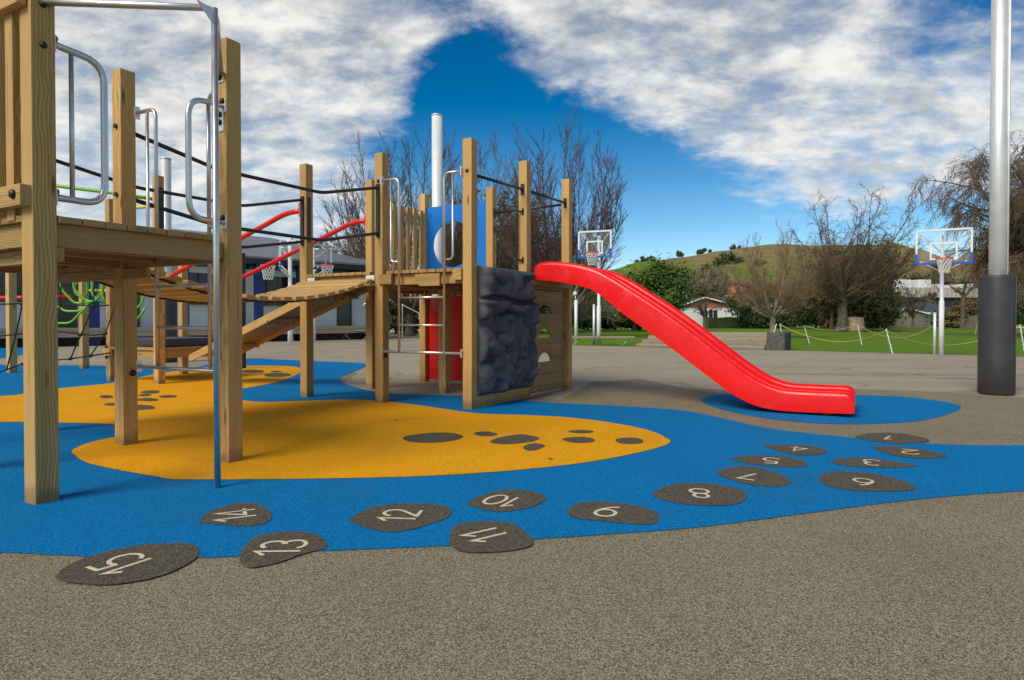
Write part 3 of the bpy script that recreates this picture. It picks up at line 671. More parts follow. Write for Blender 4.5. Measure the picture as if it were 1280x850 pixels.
def dloop(parent, p, d, z0, z1, w, off, mid):
    d = d.normalized(); h = POSTW / 2; s0 = V3(p + d * h + off, z1); e0 = V3(p + d * h + off, z0); dd = V3(d, 0)
    o = MB().tube([s0, s0 + dd * w - Vector((0, 0, 0.02)), e0 + dd * w, e0], 0.021, 12, 0.13).build('hand_loop', CHROME, parent)
    MB().tube([s0 + dd * mid - Vector((0, 0, .005)), e0 + dd * mid], 0.014, 8).build('hand_bar', CHROME, o)
    for pp in (s0, e0):
        plate(parent, pp, (*d, 0), .06, .10); bolt(parent, pp + dd * .008 + Vector((0, 0, .035)), (*d, 0), .018)
    return o

# ---------------------------------------------------------------- near play tower
nt_ = thing('play_tower', V3((A + B + Cc + D) / 4, 0), 'nearer wooden play tower at left with steel hoop, pole and ladder', 'play tower')
for p, top in ((A, 3.85), (B, 3.235), (Cc, 3.27), (D, 3.6), (E, 3.0), (F, 3.2)):
    post(nt_, p, top)
deck(nt_, D, A, Cc, B, DECK, 10, (0, 1, 1, 0))
deck(nt_, F, D, E, Cc, DECK, 10, (1, 0, 1, 1))
for a, b in ((A, B), (B, Cc), (D, A), (D, Cc), (Cc, E), (F, D), (F, E)):
    joist(nt_, a, b, DECK - 0.185, DECK - 0.042)
for f in (0.33, 0.66):
    joist(nt_, D.lerp(A, f), Cc.lerp(B, f), DECK - 0.15, DECK - 0.042, ext=-0.03)
    joist(nt_, F.lerp(D, f), E.lerp(Cc, f), DECK - 0.15, DECK - 0.042, ext=-0.03)
joist(nt_, Cc.lerp(D, .05) - U * .2, Cc + U * 0.34, DECK - 0.275, DECK - 0.188, ext=0)
joist(nt_, D - U * .2, A + U * 0.05, DECK - 0.275, DECK - 0.188, ext=0, off=-.09)
joist(nt_, E - U * .1, Cc - U * 0.2, DECK - 0.275, DECK - 0.188, ext=0)
ladder(nt_, B, Cc, VV)
dloop(nt_, A, VV, 1.845, 2.77, 0.30, U * 0.03, 0.105)
dloop(nt_, B, -VV, 1.84, 2.72, 0.29, U * 0.03, 0.13)
# barrier left of the nearest post
bar_front = -VV
br = MB().beam(V3(D - VV * (h_ := 0.095), 3.0), V3(A - VV * .095 + U * 0.03, 3.0), 0.115, 0.05, (0, 0, 1)).build('barrier', W_POST, nt_, 0.004)
br['label'] = 'vertical timber palings between two rails'
MB().beam(V3(D - VV * .095, 1.83), V3(A - VV * .095 + U * 0.055, 1.83), 0.125, 0.06, (0, 0, 1)).build('bottom_rail', W_POST, br, 0.004)
for i in range(7):
    c = A - U * (0.19 + 0.18 * i) - VV * 0.045
    if (c - D).dot(U) < 0.1: break
    MB().beam(V3(c, 1.70), V3(c, 3.08), 0.09, 0.045, U3).build('paling', W_POST, br, 0.003)
bolt(nt_, V3(A - VV * .12 - U * 0.02, 3.01), (*(-VV), 0), 0.02); bolt(nt_, V3(A - VV * .125 - U * 0.02, 1.835), (*(-VV), 0), 0.022)
for z in (2.97, 2.73): bolt(nt_, V3(A + VV * .0 + U * 0.065, z), (*U, 0), 0.016)
# triangular hoop and sliding pole
FP = GR(272, 611).to_2d()
hp = MB().tube([V3(A + U * 0.065, 2.985), V3(FP - VV * 0.03, 3.10), V3(FP + (B - FP) * 0.13, 3.09), V3(FP + (B - FP) * .16, 2.98), V3(B - VV * .065, 2.965)], 0.0215, 12, 0.10).build('steel_hoop', CHROME, nt_)
fp = MB().cyl(V3(FP, -0.01), V3(FP, 3.11), 0.0205, n=14).build('sliding_pole', CHROME, nt_)
MB().prism([V3(FP, 3.10), V3(FP - VV * .13, 3.11), V3(FP, 2.99)], (*U, 0), 0.006).build('gusset', STEEL, hp)
MB().tube([V3(B - VV * .065, 2.965), V3(B - VV * 0.13, 2.965), V3(B - VV * .13, 3.05)], .012, 8).build('hoop_bracket', STEEL, hp)
plate(nt_, V3(B - VV * .065, 2.96), (*(-VV), 0), .07, .12); bolt(nt_, V3(B - VV * .073, 2.94), (*(-VV), 0), .02)
plate(nt_, V3(B - VV * .065, 2.60), (*(-VV), 0), .07, .14); bolt(nt_, V3(B - VV * .073, 2.60), (*(-VV), 0), .018); bolt(nt_, V3(B - VV * .073, 2.66), (*(-VV), 0), .018)

# ---------------------------------------------------------------- far play tower
ft = thing('play_tower', V3(P4, 0), 'farther wooden play tower with rock climbing panel and blue round-hole panel', 'play tower')
for p, top in ((P1, 3.29), (P2, 3.315), (Q, 3.30), (P0, 3.335), (P3, 3.33), (W1, 3.34), (W2, 3.33), (P5, 3.33), (P4, 1.66)):
    post(ft, p, top)
for (a, b, c, d, e) in ((Q, P1, P0, P4, (1, 0, 1, 0)), (P1, P2, P4, P3, (0, 1, 1, 0)), (P0, P4, W1, W2, (1, 0, 0, 1)), (P4, P3, W2, P5, (0, 1, 0, 1))):
    deck(ft, c, a, d, b, DECK + 0.01, 11, (0, e[2], e[0], e[1]) if False else (e[3], e[2], e[0], e[1]))
for a, b in ((Q, P1), (P1, P2), (P2, P3), (P3, P5), (Q, P0), (P0, W1), (W1, W2), (W2, P5), (P1, P4), (P4, W2), (P0, P4), (P4, P3)):
    joist(ft, a, b, DECK - 0.175, DECK - 0.034)
for f in (0.33, 0.66):
    joist(ft, P1.lerp(P2, f), P4.lerp(P3, f), DECK - 0.15, DECK - 0.034, ext=-0.03)
MB().beam(V3(P1 - VV * .075 + U * .02, DECK - .10), V3(P1 - VV * .075 + U * .02 + U * .21, DECK - .10), 0.13, .04, (0, 0, 1)).build('deck_support', W_DECK, ft, .003)
MB().beam(V3(P2 - VV * .075 - U * .07, DECK - .07), V3(P2 - VV * .075 - U * .20, DECK - .07), 0.13, .04, (0, 0, 1)).build('deck_support', W_DECK, ft, .003)
MB().prism([V3(P1.lerp(P2, .42) - VV * .06, DECK - .04), V3(P1.lerp(P2, .70) - VV * .06, DECK - .04), V3(P1.lerp(P2, .70) - VV * .06, DECK - .20), V3(P1.lerp(P2, .48) - VV * .06, DECK - .20), V3(P1.lerp(P2, .43) - VV * .06, DECK - .14)], (*VV, 0), .045).build('deck_support', W_DECK, ft, .003)
ladder(ft, P1, P2, -VV)
# paling barrier P0-W1
bar = MB().beam(V3(P0 - U * .0, 2.92), V3(W1 - U * .0, 2.92), 0.10, 0.045, (0, 0, 1), -.067, -.067).build('barrier', W_POST, ft, .003)
bar['label'] = 'vertical palings with one rail'
for i in range(7):
    c = P0.lerp(W1, (i + 0.8) / 7.6) + U * 0.045
    MB().beam(V3(c, DECK + .005), V3(c, 3.03), 0.085, 0.04, VV3).build('paling', W_POST, bar, .003)
# black safety rails
rl = MB().tube([V3(P2, 2.90) + U3 * 0.085, V3(P3, 2.93) + U3 * 0.085 * -0.2 + V3(-VV * .08, 0) * 0], 0.019, 10)
def blackrail(pa, za, pb, zb, na, nb):
    o = MB().tube([V3(pa, za), V3(pb, zb)], 0.020, 10).build('safety_rail', BLACK, ft)
    for p, z, n in ((pa, za, na), (pb, zb, nb)):
        MB().beam(V3(p, z - .075) - V3(n, 0) * .012, V3(p, z + .075) - V3(n, 0) * .012, .022, .05, V3(n, 0)).build('bracket', BLACK, o, .003)
o1 = -VV * .0
blackrail(P2 + VV * .07, 2.90, P3 - VV * .085, 2.93, VV, -VV)
blackrail(P3 + VV * .07, 2.94, P5 - VV * .085, 2.95, VV, -VV)
blackrail(W2 + U * .085, 2.90, P5 - U * .085, 2.94, U, -U)
def dhandle(p, n, side, z0, z1):
    a = V3(p, z1); b = V3(p, z0); n3 = V3(n, 0)
    o = MB().tube([a, a + n3 * .09, b + n3 * .09, b], 0.013, 8, 0.09).build('grab_handle', BLACK, ft)
    for q_ in (a, b): MB().beam(q_ - Vector((0, 0, .045)), q_ + Vector((0, 0, .045)), .015, .04, n3).build('bracket', BLACK, o, .002)
dhandle(P3 - VV * .07 - U * .0, -VV * .6 - U * 0.8, 0, 1.94, 2.62)
dhandle(W2 + U * .07, U, 0, 1.80, 2.62)
dhandle(P5 - U * .07, -U, 0, 1.86, 2.60)
MB().beam(V3(P2 + VV * .068 + U * .03, 2.05), V3(P2 + VV * .068 + U * .03, 2.72), 0.02, .06, VV3).build('rail_bracket', BLACK, ft, .002)
# blue panel with round opening
def hole_panel(pa, pb, z0, z1, cu, cz, r, th, name, mat, n=64, rc=0.05):
    d = (pb - pa); L = d.length; d.normalize(); nn = Vector((d.y, -d.x)); b = MB(); vs = []; 
    def W(u, z, k): return V3(pa + d * u + nn * (th * (k - .5)), z)
    outer, inner = [], []
    angs = sorted([2 * math.pi * i / n for i in range(n)] + [math.atan2(zz - cz, uu - cu) % (2 * math.pi) for uu in (0, L) for zz in (z0, z1)])
    for a in angs:
        ca, sa = math.cos(a), math.sin(a)
        tu = ((L - cu) / ca if ca > 0 else -cu / ca) if abs(ca) > 1e-9 else 1e9
        tz = ((z1 - cz) / sa if sa > 0 else (z0 - cz) / sa) if abs(sa) > 1e-9 else 1e9
        t = min(tu, tz); outer.append((cu + ca * t, cz + sa * t)); inner.append((cu + ca * r, cz + sa * r))
    m = len(angs)
    for k in (0, 1):
        vs += [W(u, z, k) for u, z in outer] + [W(u, z, k) for u, z in inner]
    fs = []
    for i in range(m):
        j = (i + 1) % m
        fs.append((i, j, m + j, m + i)); fs.append((2 * m + i, 3 * m + i, 3 * m + j, 2 * m + j))
        fs.append((i, 2 * m + i, 2 * m + j, j)); fs.append((m + i, m + j, 3 * m + j, 3 * m + i))
    b.add(vs, fs); return b.build(name, mat, ft, .006)
bp_ = hole_panel(W1 + U * .07, W2 - U * .07, 1.76, 3.10, 0.53, 2.42, 0.40, 0.03, 'round_hole_panel', BLUE_P)
bm_ = bmesh.new(); bm_.from_mesh(bp_.data); bmesh.ops.recalc_face_normals(bm_, faces=bm_.faces); bm_.to_mesh(bp_.data); bm_.free()
for zz in (1.9, 2.5, 2.95): bolt(ft, V3(W1 + U * .15 - VV * .018, zz), (*(-VV), 0), .010, BLUE_P, 'panel_fixing')
MB().prism([V3(W1 + U * .07 + VV * .01, 0.04), V3(W2 - U * .07 + VV * .01, 0.04), V3(W2 - U * .07 + VV * .01, 1.52), V3(W1 + U * .07 + VV * .01, 1.52)], (*VV, 0), .025).build('red_panel', RED_P, ft, .004)
# timber wall with arched holes
def wallboard(z0, z1, notch):
    a = P3 + VV * .07 - U * .015; b = P5 - VV * .07 - U * .015; L = (b - a).length; d = (b - a).normalized()
    pts = [(0, z0)]
    if notch:
        c = L * 0.48; pts.append((c - .215, z0))
        for i in range(1, 12):
            t = math.pi * (1 - i / 12); pts.append((c + .215 * math.cos(t), z0 + .135 * math.sin(t)))
        pts.append((c + .215, z0))
    pts += [(L, z0), (L, z1), (0, z1)]
    return [V3(a + d * u, z) for u, z in pts]
hw = MB()
edges = [0.03, 0.115, 0.295, 0.475, 0.655, 0.835, 1.015, 1.195, 1.375, 1.54]
for i in range(len(edges) - 1):
    hw.prism(wallboard(edges[i] + .002, edges[i + 1] - .002, i in (3, 5, 7)), (*(-U), 0), .04)
hwo = hw.build('arch_hole_wall', W_WALL, ft, .003); hwo['label'] = 'board wall under the slide with three arched openings'
# rock climbing panel
def rock_panel():
    a = P2 + VV * .06 + U * .062; b = P3 - VV * .0 + U * .062; d = (b - a); L = d.length + 0.02; d.normalize()
    NU, NZ = 90, 120; z0, z1 = 0.155, 1.775
    vs, fs = [], []; rnd = random.Random(17); lumps = []
    tries = 0
    while len(lumps) < 54 and tries < 4000:
        tries += 1; cu, cz = rnd.uniform(0, L), rnd.uniform(z0, z1); ra = rnd.uniform(.13, .27); rb = ra * rnd.uniform(.45, .72)
        if any((cu - l[0]) ** 2 + (cz - l[1]) ** 2 < (.095) ** 2 for l in lumps): continue
        lumps.append((cu, cz, ra, rb, rnd.choice((rnd.uniform(-.5, .5), rnd.uniform(.9, 2.2))), rnd.uniform(.10, .19)))
    for j in range(NZ + 1):
        for i in range(NU + 1):
            fu, fz = i / NU, j / NZ; u = fu * L; z = z0 + (z1 - z0) * fz
            wu = u + .065 * noise.noise(Vector((u * 5, z * 5, 7))); wz = z + .07 * noise.noise(Vector((u * 4, z * 4, 2)))
            h = 0.03 + .03 * noise.noise(Vector((u * 3, z * 3, 0)))
            for cu, cz, ra, rb, th, am in lumps:
                dx, dz = wu - cu, wz - cz; c_, s_2 = math.cos(th), math.sin(th)
                e = ((dx * c_ + dz * s_2) / ra) ** 2 + ((dz * c_ - dx * s_2) / rb) ** 2
                if e < 1: 
                    v = .02 + am * (1 - e) ** .55 * (1 + .25 * (-(dz * c_ - dx * s_2) / rb))
                    d_ = v - h; kk = .009
                    h = v if d_ > kk else (h if d_ < -kk else h + (d_ + kk) ** 2 / (4 * kk))
            g = abs(z - 1.36 - .03 * math.sin(u * 5)); h *= 0.30 + 0.70 * min(1, g / .045)
            h += -.012 * abs(noise.noise(Vector((u * 9, z * 9, 4)))) + .004 * noise.noise(Vector((u * 26, z * 26, 4)))
            edge = min(fu, 1 - fu) * L; ez = min(fz, 1 - fz) * (z1 - z0)
            k = min(1, min(edge, ez) / 0.06); h *= math.sqrt(max(0, 1 - (1 - k) ** 2)) * 0.9 + 0.1 * k
            vs.append(V3(a + d * u + U * max(h, 0.0), z))
    for j in range(NZ):
        for i in range(NU):
            p = j * (NU + 1) + i; fs.append((p, p + 1, p + NU + 2, p + NU + 1))
    m = MB().add(vs, fs, None, True)
    back = MB()
    o = m.build('climbing_panel', ROCK, ft); o['label'] = 'dark slate-blue moulded rock climbing panel'
    s_ = o.modifiers.new('thick', 'SOLIDIFY'); s_.thickness = 0.012; s_.offset = -1
rock_panel()
MB().beam(V3(P2 + VV * .065 + U * .045, 0.075), V3(P3 - VV * .065 + U * .045, .075), 0.15, 0.045, (0, 0, 1)).build('base_board', W_POST, ft, .003)
MB().beam(V3(P3 + U * .085 - VV * .06, DECK - .075), V3(P3 + U * .085 + VV * .13, DECK - .075), 0.12, 0.045, (0, 0, 1)).build('slide_bearer', W_POST, ft, .003)
MB().beam(V3(P3 + U * .085 + VV * .02, DECK - .075), V3(P5 + U * .085, DECK - .075), 0.12, 0.045, (0, 0, 1)).build('slide_bearer', W_POST, ft, .003)

# ---------------------------------------------------------------- slide
sl = thing('slide', V3(P3 + U * .3 + VV * .5, 0), 'bright red double-lane plastic slide from the tower down to the blue pad', 'slide')
S0 = Vector((0.235, 9.06))
prof = [(668, 333, 347), (674, 328, 350), (690, 326.5, 351.5), (716, 329, 355.5), (741, 335, 363), (762, 345.5, 378), (781, 357, 394), (836, 393, 433), (906, 446, 486), (930, 463.5, 500.5), (948, 475, 508), (966, 483, 512), (985, 487.5, 514.2), (1020, 489.5, 516), (1046, 490.5, 516.8), (1060, 491.5, 517.3), (1066, 495, 517.3), (1069, 500, 516.8)]
st = []
for px, yt, yb in prof:
    a = (px - 640) / FPX; t = (a * S0.y - S0.x) / (U.x - a * U.y); p = S0 + U * t
    st.append((t, AT(px, yt, p.y).z, AT(px, yb, p.y).z))
# densify
def interp(st, k=4):
    out = []
    n = len(st)
    for i in range(n - 1):
        p0, p1, p2, p3 = (Vector(st[max(0, min(n - 1, i + j))]) for j in (-1, 0, 1, 2))
        for s_ in range(k):
            t = s_ / k; out.append(0.5 * ((2 * p1) + (p2 - p0) * t + (2 * p0 - 5 * p1 + 4 * p2 - p3) * t * t + (3 * p1 - p0 - 3 * p2 + p3) * t ** 3))
    out.append(Vector(st[-1])); return out
stt = interp(st)
WS = 0.98
def section(zt, zb, k):
    H = min(0.235, (zt - zb) * 0.70) * k
    pr = [(0.0, zb), (0.0, zt - .055), (0.008, zt - .022), (0.026, zt - .004), (0.05, zt), (0.085, zt - .010), (0.105, zt - .04), (0.125, zt - H * .75), (0.16, zt - H), (0.25, zt - H * 1.06), (0.36, zt - H * 1.03), (0.40, zt - H * .82),
          (0.425, zt - .05), (0.45, zt - .012), (0.49, zt - .004)]
    mir = [(WS - w, z) for w, z in pr[::-1]]
    return pr + mir[1:]
vs, fs = [], []; n_s = None
for i, s_ in enumerate(stt):
    t, zt, zb = s_; L_ = stt[-1][0]
    sec = section(zt, zb, 1.0); n_s = len(sec)
    for w, z in sec:
        inset = 0.0
        vs.append(V3(S0 + U * t + VV * w, z))
for i in range(len(stt) - 1):
    for k in range(n_s):
        l = (k + 1) % n_s; fs.append((i * n_s + k, (i + 1) * n_s + k, (i + 1) * n_s + l, i * n_s + l))
fs.append(tuple(range(n_s))); fs.append(tuple(range((len(stt) - 1) * n_s, len(stt) * n_s))[::-1])
chute = MB().add(vs, fs, None, True).build('chute', RED_P, sl)
bm_ = bmesh.new(); bm_.from_mesh(chute.data); bmesh.ops.recalc_face_normals(bm_, faces=bm_.faces); bm_.to_mesh(chute.data); bm_.free()
chute.data.set_sharp_from_angle(angle=R(50)) if hasattr(chute.data, 'set_sharp_from_angle') else None
for wv_ in (0.12, 0.86):
    pp = S0 + U * 3.8 + VV * wv_
    MB().box(V3(pp, 0.03), .10, .06, .075, ANG).build('foot', DARKG, sl, .004)

# ---------------------------------------------------------------- plank bridge
bg_ = thing('plank_bridge', V3((P1 + Q + Cc + E) / 4, 0), 'sagging suspended plank bridge with black handrails between the two towers', 'bridge')
LB = (P1 - Cc).length
def bz(f): return DECK - 0.06 - 0.335 * 4 * f * (1 - f)
NPL = 19
for i in range(NPL):
    f = (i + 0.5) / NPL; f = 0.03 + f * 0.94
    n0 = P1.lerp(Cc, f); n1 = Q.lerp(E, f); d = (n1 - n0)
    f2 = f + 0.01; sl_ = Vector((*(P1.lerp(Cc, f2) - n0), bz(f2) - bz(f))).normalized()
    MB().beam(V3(n0 + d * .035, bz(f)), V3(n0 + d * .965, bz(f)), 0.120, 0.045, sl_).build('plank', W_BRIDGE, bg_, .006)
for e_, off in ((0.12, 1), (0.88, 1)):
    pts = []
    for i in range(60):
        f = i / 59; c = P1.lerp(Cc, f).lerp(Q.lerp(E, f), e_); pts.append(V3(c, bz(f) - 0.038 + .006 * (i % 2)))
    MB().tube(pts, 0.011, 6).build('chain', BLACK, bg_)
def rail_side(pa, pb, out, zlist, spacers):
    for (za, zk, zb) in zlist:
        pts = [V3(pa + out, za), V3(pa.lerp(pb, .29) + out, zk), V3(pa.lerp(pb, .70) + out, zk), V3(pb + out, zb)]
        MB().tube(pts, 0.020, 10, 0.10).build('handrail', BLACK, bg_)
    (a0, k0, b0), (a1, k1, b1) = zlist
    for p, zt_, zb_ in ((pa, a0, a1),):
        MB().beam(V3(p + out * 0.85, zb_ - .05), V3(p + out * .85, zt_ + .05), .035, .055, V3(out, 0)).build('rail_bracket', BLACK, bg_, .003)
    for f in spacers:
        MB().cyl(V3(pa.lerp(pb, f) + out, k1), V3(pa.lerp(pb, f) + out, k0 - .0), 0.016, n=8).build('spacer', BLACK, bg_)
rail_side(P1, Cc, (-VV) * 0.085, ((2.83, 2.60, 2.78), (2.235, 2.04, 2.19)), (.66,))
rail_side(Q, E, -VV * 0.085, ((2.79, 2.56, 2.72), (2.20, 2.03, 2.15)), ())
for p_, lab in ((Q + U * .08, ''), (Cc.lerp(P1, .36) + U * .02, '')):
    pass
MB().beam(V3(Q + U * .078 - VV * .03, 2.20), V3(Q + U * .078 - VV * .03, 2.83), .022, .06, U3).build('rail_bracket', BLACK, bg_, .003)

for f_ in (.10, .88):
    q_ = P1.lerp(Q, f_) - VV * .075
    MB().beam(V3(q_ - U * .07, DECK - .075), V3(q_ + U * .07, DECK - .075), .07, .012, (0, 0, 1)).build('end_bracket', STEEL, bg_, .002)
# ---------------------------------------------------------------- low platform and ramp
R0 = pc(199, 10.94); T0 = pc(139.5, 11.55); S1 = pc(229, 12.95); RV = R0 + (S1 - T0)
lp = thing('low_platform', V3((R0 + S1) / 2, 0), 'low wooden platform with four posts behind the near tower', 'platform')
for p, top in ((R0, 3.55), (T0, 3.27), (S1, 2.2), (RV, 2.2)): post(lp, p, top)
deck(lp, T0, R0, S1, RV, 0.62, 11, (1, 1, 1, 1))
for a, b in ((T0, R0), (R0, RV), (T0, S1), (S1, RV)): joist(lp, a, b, 0.44, 0.578)
MB().beam(V3(T0 - VV * .09 - U * .12, .53), V3(T0 - VV * .09 + U * .12, .53), .13, .045, (0, 0, 1)).build('edge_board', W_POST, lp, .003)
MB().beam(V3(R0 + U * .078, 2.30), V3(R0 + U * .078, 3.35), .022, .09, U3).build('rail_bracket', BLACK, lp, .003)
for z in (.62, .44): bolt(lp, V3(T0 - VV * .07 - U * .04, z), (*(-VV), 0), .03)
mc_ = (T0 + R0 + S1 + RV) / 4
mt_ = MB().beam(V3(mc_.lerp(R0, .05) - U * .50, .70), V3(mc_ + U * .62, .70), 1.15, .15, V3(VV, 0)).build('soft_mat', PADM, None, .03, V3(mc_, .62))
tag(mt_, 'thick black mat lying on the low platform behind the near tower', 'mat')
rp = thing('ramp', V3(R0.lerp(Q, .5) + VV * .6, 0), 'wooden plank ramp with curved red handrails up to the far tower', 'ramp')
N0 = Vector((-2.78, 9.42)); dr = -U
rs0, rs1 = (N0 + U * 0.3, 1.70), (N0 + dr * 3.07, 0.50)
slab = MB(); wdt = 0.78
for i in range(6):
    o0 = VV * (wdt * (i + .5) / 6)
    slab.beam(V3(rs0[0] + o0, rs0[1] - .02), V3(rs1[0] + o0, rs1[1] - .02), wdt / 6 - .006, .035, VV3)
slab.build('ramp_deck', W_WALL, rp, .003)
for o_ in (0, wdt):
    MB().beam(V3(rs0[0] + VV * o_, rs0[1] - .05), V3(rs1[0] + VV * o_, rs1[1] - .05), .035, .12, VV3).build('side_board', W_POST, rp, .004)
for k, f in enumerate((0.12, 0.44, 0.80)):
    c0 = rs0[0].lerp(rs1[0], f); z = rs0[1] + (rs1[1] - rs0[1]) * f - .10
    MB().beam(V3(c0 - VV * .05, z), V3(c0 + VV * (wdt + .05), z), .09, .04, V3(dr, 0)).build('cross_batten', W_POST, rp, .003)
    for b_ in range(5): bolt(rp, V3(c0 + VV * (.05 + .16 * b_), z - .02), (0, 0, -1), .016)
for (p, zt_) in ((P0, 2.70), (Q, 2.66)):
    st_ = p + VV * (-.0) - U * .068
    pts = [V3(st_, zt_), V3(st_ - U * .35, zt_ - .015), V3(st_ - U * .8, zt_ - .16)]
    for k in range(1, 9): pts.append(V3(st_ - U * (0.8 + 0.36 * k), zt_ - .16 - .295 * 0.36 * k * 1.02))
    o = MB().tube(pts, 0.037, 12, 0.2).build('handrail', RED_M, rp)
    MB().beam(V3(st_ - U * .006, zt_ - .1), V3(st_ - U * .006, zt_ + .1), .03, .13, U3).build('mounting_plate', RED_M, o, .003)

# ---------------------------------------------------------------- other playground pieces at the left
ng = thing('rope_net', V3(T0, 0), 'black rope climbing net hung between posts behind the near tower', 'rope net')
def rope(pxs, Yd, r=0.013, name='rope'):
    return MB().tube([AT(x, y, Yd if not isinstance(Yd, list) else Yd[i]) for i, (x, y) in enumerate(pxs)], r, 6, 0).build(name, ROPE, ng)
rope([(-90, 385), (-20, 382.5), (0, 380.5), (30, 379), (75, 380), (118, 382.5), (136, 381.5)], 11.3)
rope([(-90, 430), (-20, 422), (10, 419), (40, 416), (70, 414), (100, 417.5), (118, 419), (131, 417)], 11.3)
rope([(-90, 465), (-20, 466), (0, 465), (30, 454), (70, 450), (88, 448.5), (112, 445), (138, 441)], 11.35)
rope([(-40, 330), (40, 333), (75, 338), (118, 349)], 11.4)
rope([(78, 330), (75, 381), (70, 413), (62, 452)], 11.3)
rope([(118, 342), (117, 382), (101, 419), (88, 448.5)], 11.3)
rope([(144, 383), (131, 418), (113, 445)], 11.3); rope([(26, 330), (28, 380), (20, 418), (8, 463)], 11.3)
for x, y in ((88, 448.5), (113, 445), (131, 417.5), (101, 418.5), (117, 382), (75, 380.5), (28, 455), (28, 380)):
    p = AT(x, y, 11.3); MB().tube([p - Vector((.045, 0, .012)), p, p + Vector((.045, 0, .012))], [.014, .032, .014], 8).build('rope_joint', ROPE, ng)
for (px, py, top, lab) in ((105.5, 461, 2.62, 'wooden post with green bars beside it, behind the rope net'), (15, 466, 2.55, 'wooden post at the left edge behind the rope net')):
    g = GR(px, py); o = MB().beam(V3(g, -.02), V3(g, top), POSTW * 1.1, POSTW * 1.1, U3).build('timber_post', W_POST, None, .004, V3(g, 0))
    tag(o, lab, 'post')
g = GR(304, 461); o = MB().cyl(V3(g, 0), V3(g, 2.6), 0.062, n=16).build('black_post', BLACK, None, 0, V3(g, 0)); tag(o, 'slim black round post on the yellow rubber behind the near tower', 'post')
gc = thing('bar_climber', AT(130, 461, 13.6) * Vector((1, 1, 0)), 'green bent tube climber with yellow bars behind the near tower', 'climber')
def gb(pxs, Yd=13.6, r=0.023, m=None, n='climbing_bar'): return MB().tube([AT(x, y, Yd) for x, y in pxs], r, 10, 0.10).build(n, m or GREEN_M, gc)
gb([(76, 318), (76, 361), (93, 379), (104, 379)]); gb([(92, 318), (92, 361), (108, 376), (118, 377)]); gb([(109, 318), (109, 366), (106, 370)], 13.9)
gb([(104, 345), (93, 357), (93, 366), (110, 377)], 13.8); gb([(115, 318), (115, 369), (128, 379)], 13.7); gb([(125, 318), (126, 364), (116, 377)], 13.9); gb([(130, 318), (130, 362), (120, 376), (106, 378)], 13.5)
gb([(128, 318), (128, 370), (132, 378)], 13.4)
gb([(70, 380), (80, 389), (100, 389), (112, 378)]); gb([(64, 404), (88, 404), (98, 394), (110, 381)], 13.4)
gb([(171, 362), (178, 364), (180, 372), (176, 382), (160, 390)], 13.5); gb([(150, 405), (166, 404), (176, 394), (182, 384)], 13.5)
gb([(40, 228), (68, 232), (141, 241), (192, 249)], 12.5, .035); gb([(112, 363), (150, 363.5), (172, 364)], 13.8, .03, YELLOW_M)
gb([(132, 262), (141, 263), (176, 259), (192, 258)], 12.5, .03, YELLOW_M)
rb = MB().tube([AT(-60, 373, 14.5), AT(30, 372, 14.5), AT(90, 371, 14.5)], .045, 10).build('balance_rail', RED_M, None, 0, AT(0, 372, 14.5) * Vector((1, 1, 0)))
tag(rb, 'red horizontal tube rail at the far left edge behind the net', 'rail')
MB_leg = MB()
for px in (-20, 60):
    q_ = AT(px, 372, 14.5); MB().cyl(V3(q_, 0), q_, .035, n=8).build('rail_leg', RED_M, rb)
gpp = GR(206, 453)
# padded poles
def padded_pole(g, r, top, padr, padtop, label, seam=True, mat=STEEL, cap=True, grp=None):
    t = thing('shade_pole', V3(g, 0), label, 'pole', grp)
    MB().cyl(V3(g, -.02), V3(g, top), r, n=32).build('pole', mat, t)
    if cap: MB().tube([V3(g, top), V3(g, top + .03), V3(g, top + .035)], [r * 1.06, r * 1.06, r * .2], 32).build('cap', STEEL, t)
    if padr:
        pts, rs = [], []
        for z, rr in ((0.02, .955), (.03, 1.0), (.5, 1.005), (1.0, .995), (padtop - .03, 1.0), (padtop - .01, .985), (padtop, .93)):
            pts.append(V3(g, z)); rs.append(padr * rr)
        MB().tube(pts, rs, 48).build('pad', PADM, t)
        s_ = g + Vector((math.cos(R(-62)), math.sin(R(-62)))) * padr * 0.985
        MB().beam(V3(s_, .05), V3(s_, padtop - .02), .012, .02, (1, 0, 0)).build('pad_seam', DARKG, t, .002)
    if seam:
        s_ = g + Vector((math.cos(R(-45)), math.sin(R(-45)))) * (r + .012)
        MB().cyl(V3(s_, .1), V3(s_, top - .1), .014, n=8).build('conduit', mat, t)
    return t
gb_ = pc(1246, 9.46)
padded_pole(gb_, 0.107, 7.5, 0.228, 1.755, 'tall galvanised steel pole with charcoal padding around its base, at right')
padded_pole(Vector((-8.95, 16.6)), 0.125, 5.25, 0.24, 2.05, 'galvanised pole with dark padding behind the low platform at left', False)
padded_pole(Vector((-1.75, 15.0)), 0.122, 5.85, 0, 0, 'white painted steel pole with flat cap rising behind the blue panel', False, WHITEPOLE)

